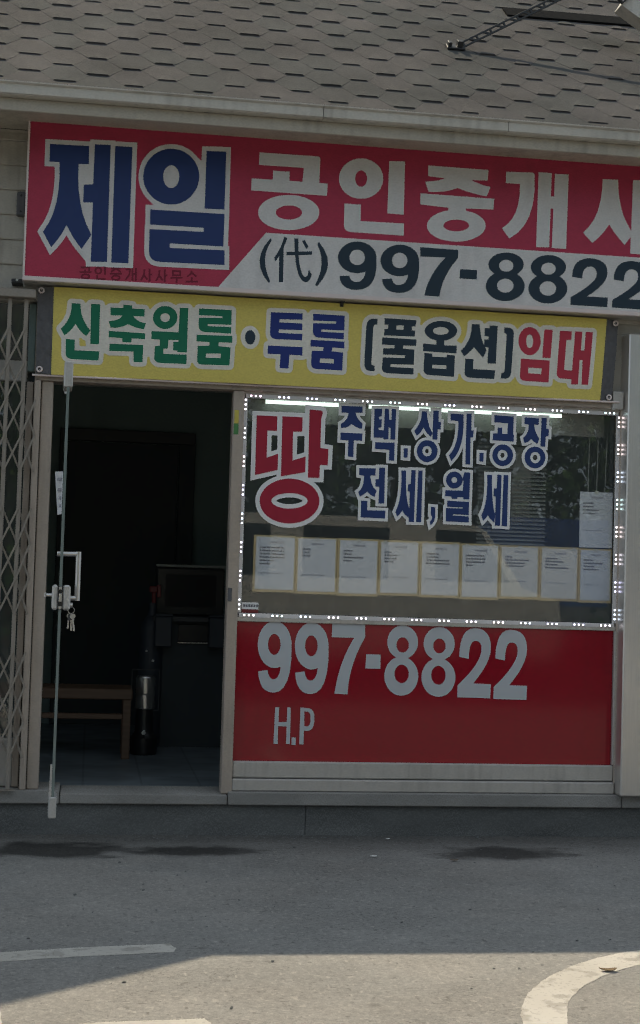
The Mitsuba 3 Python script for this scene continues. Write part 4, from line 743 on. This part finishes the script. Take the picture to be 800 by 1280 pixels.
for n_led, a, b in ((20, tl, tr), (20, bl_, br_)):
    ts = [(0.050 + 0.1430 * i) for i in range(14)]
    d = (b - a) / np.linalg.norm(b - a)
    for t in ts:
        led(a + d * t, d, tints[int(rng.integers(0, 8))])
for a, b in ((tl, bl_), (tr, br_)):
    d = (b - a) / np.linalg.norm(b - a)
    for i in range(8):
        led(a + d * (0.045 + 0.1435 * i), d, tints[int(rng.integers(0, 8))])

# ------------------------------------------------------------------ behind the glass: notices, tube light, blind, cords
xb = [.808, 1.024, 1.237, 1.452, 1.665, 1.879, 2.087, 2.301, 2.512, 2.694]
ordn = ['first', 'second', 'third', 'fourth', 'fifth', 'sixth', 'seventh', 'eighth', 'ninth']
def notice(x0, x1, z0, z1, label, border, seed, lines):
    rr = np.random.default_rng(seed)
    n = thing('notice_sheet', label, 'notice', 'notice sheets inside the window')
    y = 0.030 + rr.uniform(0, .002)
    if border:
        obj('backing', bx(x0 + 0.001, x1 - 0.001, y + 0.002, y + 0.005, z0, z1 + rr.uniform(-.003, .003)), 'm_kraft', n)
    i = 0.011 if border else 0.0
    px0, px1, pz0, pz1 = x0 + i + .001, x1 - i * 0.7, z0 + i * 1.2, z1 - i * 0.8
    th = rr.uniform(-.006, .006)
    def rot(poly):
        return affinity.rotate(poly, th, origin=((px0 + px1) / 2, pz0), use_radians=True)
    obj('paper', plate(rot(sbox(px0, pz0, px1, pz1)), y, 0.001), ['m_paper', 'm_paper_cool', 'm_paper_warm'][int(rr.integers(0, 3))], n)
    for tx in ((px0 + .012, px1 - .03) if rr.random() < .6 else (px0 + (px1 - px0) * .45,)):
        obj('tape', plate(sbox(tx, pz1 - .010, tx + .02, pz1 + .006), y - .0014, .0005), 'm_tape', n)
    w, h = px1 - px0, pz1 - pz0
    def words_(x, z, wid, hh):
        out, c_ = [], x
        while c_ < x + wid:
            l = rr.uniform(.004, .009)
            # each syllable is a small block with a gap, too small to read, as in the photograph
            out.append(sbox(c_, z, c_ + l, z + hh * rr.uniform(.75, 1)))
            c_ += l + rr.uniform(.0012, .003)
        return out
    ttl = words_(px0 + w * .36, pz1 - h * .115, w * .32, .010)
    obj('title_line', plate(rot(unary_union(ttl)), y - 0.0008, 0.0006), 'm_ink_soft', n)
    for q in range(lines):
        wid = w * rr.choice([.62, .2, .32, .5]) if lines < 6 else w * (.62 if q < 4 else .35 - .1 * (q - 4))
        obj('text_line', plate(rot(unary_union(words_(px0 + w * .10, pz1 - h * (.215 + .062 * q), wid, .0085))), y - 0.0008, 0.0006), 'm_ink', n)
    obj('text_line', plate(rot(unary_union(words_(px0 + w * .08, pz0 + h * .30, w * .62, .006))), y - 0.0008, 0.0006), 'm_ink_soft', n)
for i in range(9):
    lab = f'white notice on a yellow backing, {ordn[i]} from the left in the row of nine'
    z0 = 1.206 - 0.004 * (i % 3)
    notice(xb[i], xb[i + 1], z0, 1.493 - 0.0015 * i, lab, True, 30 + i, 6 if i == 0 else [3, 4, 4, 4, 4, 4, 4, 4][i - 1])
notice(2.512, 2.692, 1.486, 1.777, 'white notice without a border, above the right end of the row of nine', False, 61, 4)

def tube_light(x0, x1, zc0, zc1, label):
    t = thing('fluorescent_tube', label, 'lamp', 'tube lamps above the window')
    obj('batten', bx(x0 - 0.03, x1 + 0.03, 0.150, 0.200, zc0 + 0.010, zc0 + 0.028, 0.003), 'm_blind', t)
    k = obj('lit_tube', tube((x0, 0.155, zc0 - 0.004), (x1, 0.155, zc1 - 0.004), 0.010, 12), 'm_vinyl_white', t, smooth=30)
    scene[k]['emitter'] = {'type': 'area', 'radiance': {'type': 'rgb', 'value': [0.42, 0.52, 0.46]}}
    for x in (x0 - 0.015, x1 + 0.015):
        obj('cap', tube((x - 0.014, 0.155, zc0 - 0.004), (x + 0.014, 0.155, zc0 - 0.004), 0.012, 12), 'm_alu', t)
tube_light(0.86, 1.30, 2.188, 2.188, 'short lit tube lamp at the top left inside the window')
tube_light(1.40, 2.44, 2.188, 2.186, 'long lit tube lamp at the top right inside the window')

# ------------------------------------------------------------------ the room
obj('room_floor', bx(-1.3, 3.3, 0.2505, 3.4, 0.15, 0.1995), 'm_floor', B)
obj('room_back_wall', bx(-1.3, 3.3, 3.4, 3.5, 0.15, 2.7), 'm_room', B)
obj('room_side_wall', bx(-1.35, -1.30, 0.101, 3.5, 0.15, 2.7), 'm_room', B)
obj('room_side_wall', bx(3.30, 3.349, 0.101, 3.5, 0.15, 2.7), 'm_room', B)
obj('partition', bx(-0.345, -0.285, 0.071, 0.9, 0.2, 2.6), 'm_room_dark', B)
obj('room_ceiling', bx(-1.3, 3.3, 0.101, 3.4, 2.62, 2.66), 'm_ceiling', B)
obj('valance', bx(0.74, 2.70, 0.210, 0.225, 2.085, 2.255, 0.002), 'm_blind', B)
obj('window_sill', bx(0.735, 2.70, 0.062, 0.20, 1.045, 1.074, 0.003), 'm_room', B)
obj('panel_backing', bx(0.735, 2.70, 0.064, 0.10, 0.202, 1.044), 'm_room_dark', B)

ib = thing('window_blind', 'partly lowered pale slat blind hanging behind the lettering at the right', 'blind')
obj('head_rail', bx(2.03, 2.42, 0.30, 0.335, 2.14, 2.165, 0.002), 'm_blind', ib)
for i in range(31):
    z = 2.125 - i * 0.0215
    m = bar((2.035, 0.317, z), (2.415, 0.317, z), 0.024, 0.0012, up=(0, -0.55, 0.83))
    obj('slat', m, 'm_blind', ib)
obj('bottom_rail', bx(2.035, 2.415, 0.305, 0.328, 1.445, 1.458, 0.002), 'm_blind', ib)
for i, (x, x1) in enumerate(((2.650, 2.645), (2.700, 2.692), (2.752, 2.735))):
    c_ = tag(obj('blind_cord', tube((x, 0.30, 2.20), (x1, 0.30, 1.55), 0.0028, 6), 'm_cord'), ['left', 'middle', 'right'][i] + ' one of three white cords at the right end of the window', 'cord', 'blind cords')
pc = thing('inner_poster', 'pale paper sheet half hidden behind the blind', 'paper')
obj('sheet', bx(2.24, 2.34, 0.352, 0.354, 1.62, 2.02), 'm_paper', pc)

dk = thing('inner_doorway', 'dark inner doorway in the back wall of the room', 'door')
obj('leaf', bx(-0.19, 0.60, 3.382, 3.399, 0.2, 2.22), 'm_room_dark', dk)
obj('lintel', bx(-0.25, 0.72, 3.34, 3.399, 2.225, 2.31, 0.004), 'm_grey_plastic', dk)
obj('jamb', bx(0.605, 0.72, 3.34, 3.399, 0.2, 2.2245, 0.004), 'm_room_dark', dk)
obj('jamb', bx(-0.25, -0.195, 3.34, 3.399, 0.2, 2.2245, 0.004), 'm_room_dark', dk)

bn = thing('wooden_bench', 'low brown wooden bench just inside the open door', 'bench')
obj('seat', bx(-0.62, 0.268, 1.33, 1.68, 0.545, 0.608, 0.005), 'm_wood', bn)
obj('stretcher', bx(-0.57, 0.215, 1.345, 1.375, 0.430, 0.462, 0.003), 'm_wood', bn)
for x in (-0.60, 0.215):
    for y in (1.34, 1.625):
        obj('leg', bx(x, x + 0.046, y, y + 0.046, 0.2, 0.5445, 0.003), 'm_wood', bn)

ht = thing('kerosene_heater', 'dark heater with a silver drum and a wire handle beside the bench', 'heater')
HX, HY = 0.352, 1.62
obj('base', lathe([(0, .2), (.075, .2), (.08, .215), (.08, .30), (.055, .335), (.05, .47), (0, .47)], 24, (HX, HY, 0)), 'm_black', ht, smooth=35)
obj('drum', lathe([(0, .472), (.056, .472), (.058, .476), (.058, .558), (.0605, .561), (.058, .564), (.058, .655), (.05, .668), (0, .670)], 28, (HX, HY, 0)), 'm_steel', ht, smooth=35)
obj('wire_handle', cat(tube((HX - .082, HY, .46), (HX - .082, HY, .705), .003, 6), tube((HX - .082, HY, .705), (HX + .082, HY, .705), .003, 6), tube((HX + .082, HY, .705), (HX + .082, HY, .46), .003, 6),
                       tube((HX - .082, HY, .46), (HX - .05, HY, .46), .003, 6), tube((HX + .082, HY, .46), (HX + .05, HY, .46), .003, 6)), 'm_grey_plastic', ht)
obj('white_glint', cat(tube((HX - .005, HY - .081, .335), (HX - .005, HY - .096, .335), .012), bx(HX - .012, HY * 0 + HX + .004, HY - .100, HY - .094, .325, .352, .001)), 'm_scrap', ht)  # small white piece stands in for a glint on the dark base
cn = thing('tall_canister', 'tall dark canister with a red nozzle behind the heater', 'canister')
CX_, CY_ = 0.395, 2.05
obj('body', lathe([(0, .2), (.075, .2), (.075, .93), (.06, .985), (.028, 1.02), (.024, 1.10), (0, 1.10)], 24, (CX_, CY_, 0)), 'm_bluegrey', cn, smooth=35)
obj('nozzle', cat(bx(CX_ - .022, CX_ + .03, CY_ - .02, CY_ + .02, 1.165, 1.205, .006), bx(CX_ + .026, CX_ + .05, CY_ - .008, CY_ + .008, 1.135, 1.215, .004), tube((CX_ + .01, CY_, 1.10), (CX_ + .004, CY_, 1.17), .012)), 'm_red_small', cn)
obj('pale_glint', cat(tube((CX_ - .03, CY_ - .075, .80), (CX_ - .03, CY_ - .08, .80), .007), tube((CX_ + .012, CY_ - .076, .74), (CX_ + .012, CY_ - .081, .74), .008)), 'm_scrap', cn)  # two white discs stand in for glints on the dark body
ds = thing('counter_desk', 'dark counter at the back right of the doorway', 'desk')
obj('top', bx(0.40, 1.35, 1.98, 2.6, 0.985, 1.020, 0.004), 'm_grey_plastic', ds)
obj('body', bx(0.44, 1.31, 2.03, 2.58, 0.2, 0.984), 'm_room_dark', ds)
obj('drawer', bx(0.56, 0.86, 2.015, 2.029, 0.86, 0.97, 0.003), 'm_black', ds)
obj('drawer_pull', bx(0.56, 0.80, 2.005, 2.0145, 0.852, 0.858), 'm_steel', ds)
tv = thing('television', 'boxy dark television with a lighter top edge on the counter', 'television')
obj('case', bx(0.425, 0.86, 2.20, 2.5, 1.021, 1.330, 0.012), 'm_grey_plastic', tv)
obj('bezel', plate(sbox(0.432, 1.03, 0.852, 1.318).difference(sbox(0.48, 1.075, 0.806, 1.285)), 2.190, 0.009), 'm_black', tv)
obj('screen', plate(sbox(0.4805, 1.0755, 0.8055, 1.2845), 2.195, 0.004), 'm_screen', tv)
obj('top_ledge', bx(0.42, 0.865, 2.185, 2.30, 1.331, 1.348, 0.004), 'm_blind', tv)
for i, (x, lab) in enumerate(((0.41, 'blue grey box hanging on the front of the counter, left one'), (0.745, 'blue grey box hanging on the front of the counter, right one'))):
    b_ = thing('storage_box', lab, 'box')
    obj('body', bx(x, x + 0.105, 1.90, 1.979, 0.83, 1.02, 0.006), 'm_bluegrey', b_)
    obj('lid', bx(x - .003, x + 0.108, 1.897, 1.979, 1.0205, 1.036, 0.004), 'm_bluegrey', b_)

# ------------------------------------------------------------------ the open glass door
D = thing('glass_door', 'frameless glass door swung open towards the road, seen almost edge on', 'door')
h0, h1 = np.array([-0.1535, -0.035]), np.array([-0.126, -0.860])
dd = (h1 - h0) / np.linalg.norm(h1 - h0)
nn = np.array([dd[1], -dd[0]])          # to the left of the leaf, seen from the road
if nn[0] > 0:
    nn = -nn
Z0, Z1 = 0.235, 2.185
DL = np.linalg.norm(h1 - h0)
def dbox(u0, u1, w0, w1, z0, z1, b=0.0):
    """A box in door coordinates: u along the leaf from its hinge, w across it (positive to the right)."""
    m = bx(u0, u1, w0, w1, z0, z1, b)
    M = np.eye(4)
    M[:2, 0], M[:2, 1], M[:2, 3] = dd, -nn, h0
    m.apply_transform(M)
    if np.linalg.det(M[:3, :3]) < 0:
        m.invert()
    return m
def dp(u, w, z):
    q = h0 + dd * u - nn * w
    return (q[0], q[1], z)
pv = np.array([dp(0, 0, Z0), dp(DL - .006, 0, Z0), dp(DL - .006, 0, Z1), dp(0, 0, Z1)])
obj('glass_pane', trimesh.Trimesh(pv, [(0, 1, 2), (0, 2, 3)], process=False), 'm_clear_pane', D)
obj('glass_edge', dbox(DL - 0.006, DL, -0.006, 0.006, Z0, Z1, 0.001), 'm_glass_edge', D)
obj('top_clamp', dbox(DL - 0.17, DL + 0.004, -0.019, 0.019, 2.085, 2.198, 0.004), 'm_lockmetal', D)
obj('bottom_clamp', dbox(DL - 0.17, DL + 0.004, -0.017, 0.017, 0.208, 0.300, 0.004), 'm_lockmetal', D)
obj('edge_strip', cat(dbox(DL - 0.010, DL + 0.002, -0.0155, -0.0065, 0.301, 0.44, 0.001)), 'm_lockmetal', D)
obj('top_pivot', tube(dp(.02, 0, 2.15), dp(.02, 0, 2.2125), 0.007), 'm_lockmetal', D)
obj('bottom_pivot', tube(dp(.02, 0, .2155), dp(.02, 0, .26), 0.007), 'm_lockmetal', D)
hu = DL - 0.10
H_ = obj('pull_handle', cat(tube(dp(hu, 0.004, 1.355), dp(hu, 0.075, 1.355), 0.0115, 14), tube(dp(hu, 0.004, 1.160), dp(hu, 0.075, 1.160), 0.0115, 14),
    tube(dp(hu, 0.075, 1.149), dp(hu, 0.075, 1.3665), 0.0125, 14)), 'm_steel', D, smooth=40)
obj('handle_rosette', tube(dp(hu, -0.020, 1.355), dp(hu, -0.0005, 1.355), 0.012, 14), 'm_steel', D, smooth=40)
lu = DL - 0.045
Lk = obj('lock', cat(dbox(lu - .05, lu + .05, 0.010, 0.044, 1.108, 1.218, 0.008), dbox(lu - .05, lu + .05, -0.036, -0.010, 1.108, 1.218, 0.008)), 'm_lockmetal', D)
obj('bolt_case', dbox(lu - .045, lu + .048, -0.0095, 0.0095, 1.112, 1.214, 0.001), 'm_black', Lk)
obj('bolt', cat(dbox(lu + .046, lu + .056, -0.006, 0.006, 1.145, 1.180, 0.001), dbox(lu + .046, lu + .052, -0.006, 0.006, 1.198, 1.210, 0.001), dbox(lu + .046, lu + .052, -0.006, 0.006, 1.114, 1.126, 0.001)), 'm_steel', Lk)
obj('latch_lever', cat(tube(dp(lu, -0.036, 1.172), dp(lu, -0.062, 1.172), 0.008, 12), dbox(lu - .012, lu + .012, -0.068, -0.060, 1.160, 1.184, 0.003)), 'm_steel', Lk)
obj('key_cylinder', tube(dp(lu, 0.044, 1.13), dp(lu, 0.056, 1.13), 0.011, 14), 'm_steel', Lk)
K = thing('key_bunch', 'bunch of keys hanging from the lock of the open glass door', 'keys')
rg = trimesh.creation.torus(0.014, 0.0018, 18, 6)
rg.apply_transform(trimesh.transformations.rotation_matrix(PI / 2, [1, 0, 0]))
rg.apply_translation(dp(lu, 0.050, 1.108))
obj('ring', rg, 'm_steel', K)
for i, (dx, tilt) in enumerate(((-0.012, -.10), (0.002, 0.0), (0.013, .08), (0.006, .16))):
    p = np.array(dp(lu + .01 * i, 0.050 + dx * .6, 1.094))
    q = p + np.array([math.sin(tilt) * .06, 0, -0.066 - 0.01 * (i % 2)])
    hd = trimesh.creation.cylinder(0.0105, 0.0025, sections=14)
    hd.apply_transform(trimesh.transformations.rotation_matrix(PI / 2, [1, 0, 0]))
    hd.apply_translation(p + (q - p) * 0.16)
    obj('key', cat(hd, bar(p + (q - p) * .2, q, 0.0062, 0.0022), bar(p + (q - p) * .75 + [.003, 0, 0], q + [.003, 0, 0], 0.004, 0.002)), 'm_steel', K)
obj('fob', dbox(lu - .004, lu + .012, .036, .066, 1.062, 1.092, .004), 'm_sleeve', K)
nt = thing('door_notice', 'narrow white notice stuck on the open glass door', 'notice')
cs = [dp(DL - 0.012, -0.008, 1.715), dp(DL - 0.16, -0.042, 1.722), dp(DL - 0.17, -0.024, 1.530), dp(DL - 0.012, -0.008, 1.527)]
V = np.array(cs + [np.array(c_) + np.array([0, 0.0012, 0]) for c_ in cs])
Fq = [(0, 1, 2), (0, 2, 3), (4, 6, 5), (4, 7, 6)] + [q for i in range(4) for q in ((i, i + 4, (i + 1) % 4), ((i + 1) % 4, i + 4, (i + 1) % 4 + 4))]
m = trimesh.Trimesh(V, Fq, process=False)
m.fix_normals()
obj('paper', m, 'm_paper', nt)
c0 = [np.array(c_) for c_ in cs]
for q in (0.18, 0.42, 0.62, 0.80):
    a, b = c0[0] + (c0[3] - c0[0]) * q, c0[1] + (c0[2] - c0[1]) * q
    a, b = a + (b - a) * 0.2, a + (b - a) * (0.6 if q > .5 else 0.75)
    obj('print', bar(a - [0, .0012, 0], b - [0, .0012, 0], 0.014, 0.0006), 'm_ink_soft', nt)

# ------------------------------------------------------------------ folding gate and the bay behind it
G_ = thing('folding_gate', 'beige folding lattice gate closed over the bay at the left edge', 'gate')
GY = -0.085
obj('top_rail', bx(-1.34, -0.312, GY - 0.045, GY + 0.03, 2.602, 2.645, 0.003), 'm_gate', G_)
xs_ = [-0.357 - 0.0785 * i for i in range(9)]
for x in xs_:
    obj('upright', bx(x - 0.010, x + 0.010, GY - 0.012, GY + 0.012, 0.222, 2.601, 0.003), 'm_gate', G_)
nodes = [2.372, 2.198, 2.022, 1.845, 1.493, 1.322, 1.150, 0.797, 0.630, 0.458]
for i in range(-1, len(xs_) - 1):
    xa = xs_[i] if i >= 0 else xs_[0] + 0.0785 - 0.016
    xb_ = xs_[i + 1]
    for zc in nodes:
        hh = 0.087
        if i < 0 and zc > 2.1:
            continue
        obj('lattice_bar', bar((xa, GY - 0.016, zc + hh), (xb_, GY - 0.016, zc - hh), 0.0095, 0.004), 'm_gate', G_)
        obj('lattice_bar', bar((xa, GY + 0.016, zc - hh), (xb_, GY + 0.016, zc + hh), 0.0095, 0.004), 'm_gate', G_)
obj('bottom_rail', bx(-1.34, -0.325, GY - 0.014, GY + 0.014, 0.2165, 0.2215), 'm_gate', G_)

sw = thing('side_window', 'dark glazed bay behind the folding gate at the left', 'window')
pn = trimesh.Trimesh([(-1.34, 0.05, 0.46), (-0.34, 0.05, 0.46), (-0.34, 0.05, 2.60), (-1.34, 0.05, 2.60)], [(0, 1, 2), (0, 2, 3)], process=False)
obj('glass_pane', pn, 'm_pane', sw)
obj('transom', bx(-1.34, -0.346, 0.030, 0.07, 2.212, 2.315, 0.003), 'm_alu', sw)
obj('stile', bx(-0.345, -0.312, 0.02, 0.07, 0.22, 2.211, 0.003), 'm_frame', sw)
obj('kick_panel', bx(-1.34, -0.346, 0.035, 0.06, 0.22, 0.455, 0.003), 'm_alu', sw)
obj('upper_stile', bx(-0.345, -0.312, 0.02, 0.07, 2.263, 2.60, 0.003), 'm_room', sw)

Cl = thing('steel_column', 'brushed steel clad column at the right edge of the shopfront', 'column')
obj('cladding', bx(2.712, 3.25, -0.115, 0.06, 0.2165, 2.598, 0.006), 'm_column', Cl)

# ------------------------------------------------------------------ across the road (seen only in the panes)
Vn = thing('parked_minibus', 'cream minibus parked across the road, mirrored in the window', 'van')
prof = Polygon([(0.9, 0.35), (6.0, 0.35), (6.15, 0.6), (6.1, 1.1), (5.6, 1.25), (5.1, 1.98), (4.8, 2.12), (1.0, 2.12), (0.85, 1.95), (0.82, 0.5)])
wins = [Polygon([(1.0, 1.33), (2.25, 1.33), (2.25, 1.985), (1.05, 1.985)]), Polygon([(2.68, 1.33), (3.8, 1.33), (3.8, 1.985), (2.68, 1.985)]), Polygon([(4.42, 1.33), (5.42, 1.33), (5.02, 1.97), (4.42, 1.985)])]
obj('body', plate(prof, -13.2, 1.7), 'm_van', Vn)
for w_ in wins:
    obj('window', plate(w_, -13.2 + 1.69, 0.02), 'm_screen', Vn)
for x in (1.9, 5.1):
    for y in (-11.55, -13.3):
        w_ = tube((x, y, 0.33), (x, y + 0.2, 0.33), 0.33, 24)
        k = obj('wheel', w_, 'm_tyre', Vn)
tb = tag(obj('blue_tarp', bx(6.2, 9.5, -16.05, -16.0, 0.98, 2.4), 'm_tarp'), 'blue tarpaulin strung across the road, mirrored in the window', 'tarpaulin')
def tree(x, y, h, r, seed, label):
    rr = np.random.default_rng(seed)
    t = thing('roadside_tree', label, 'tree', 'trees across the road')
    obj('trunk', cat(tube((x, y, 0), (x + .1, y, h * .55), .16, 8, .08), tube((x + .05, y, h * .3), (x + r * .5, y + .3, h * .7), .07, 6, .03), tube((x + .05, y, h * .35), (x - r * .5, y - .3, h * .75), .07, 6, .03)), 'm_bark', t)
    cl = rr.normal(size=(26, 3)) * [r * .42, r * .42, h * .2] + [x, y, h * .58]
    n = 2200
    c_ = cl[rr.integers(0, 26, n)] + rr.normal(size=(n, 3)) * r * .17
    a, b = rr.normal(size=(n, 3)), rr.normal(size=(n, 3))
    a /= np.linalg.norm(a, axis=1, keepdims=True)
    b -= a * (a * b).sum(1, keepdims=True)
    b /= np.linalg.norm(b, axis=1, keepdims=True)
    s_ = rr.uniform(.10, .2, (n, 1))
    V = np.stack([c_ - a * s_, c_ + b * s_ * .5, c_ + a * s_, c_ - b * s_ * .5], 1).reshape(-1, 3)
    Fc = (np.arange(n)[:, None] * 4 + np.array([[0, 1, 2, 3]]))
    obj('crown', (V, Fc), 'm_leaf', t)
i = 0
for row, (y, h) in enumerate(((-18.5, 6.5), (-22.5, 9.5))):
    for x in np.arange(-8 + row, 18, 3.0):
        tree(float(x + rng.uniform(-.6, .6)), y + float(rng.uniform(-.8, .8)), h * float(rng.uniform(.85, 1.15)), 2.4 + .3 * row, 100 + i, 'leafy green tree in the belt across the road')
        i += 1
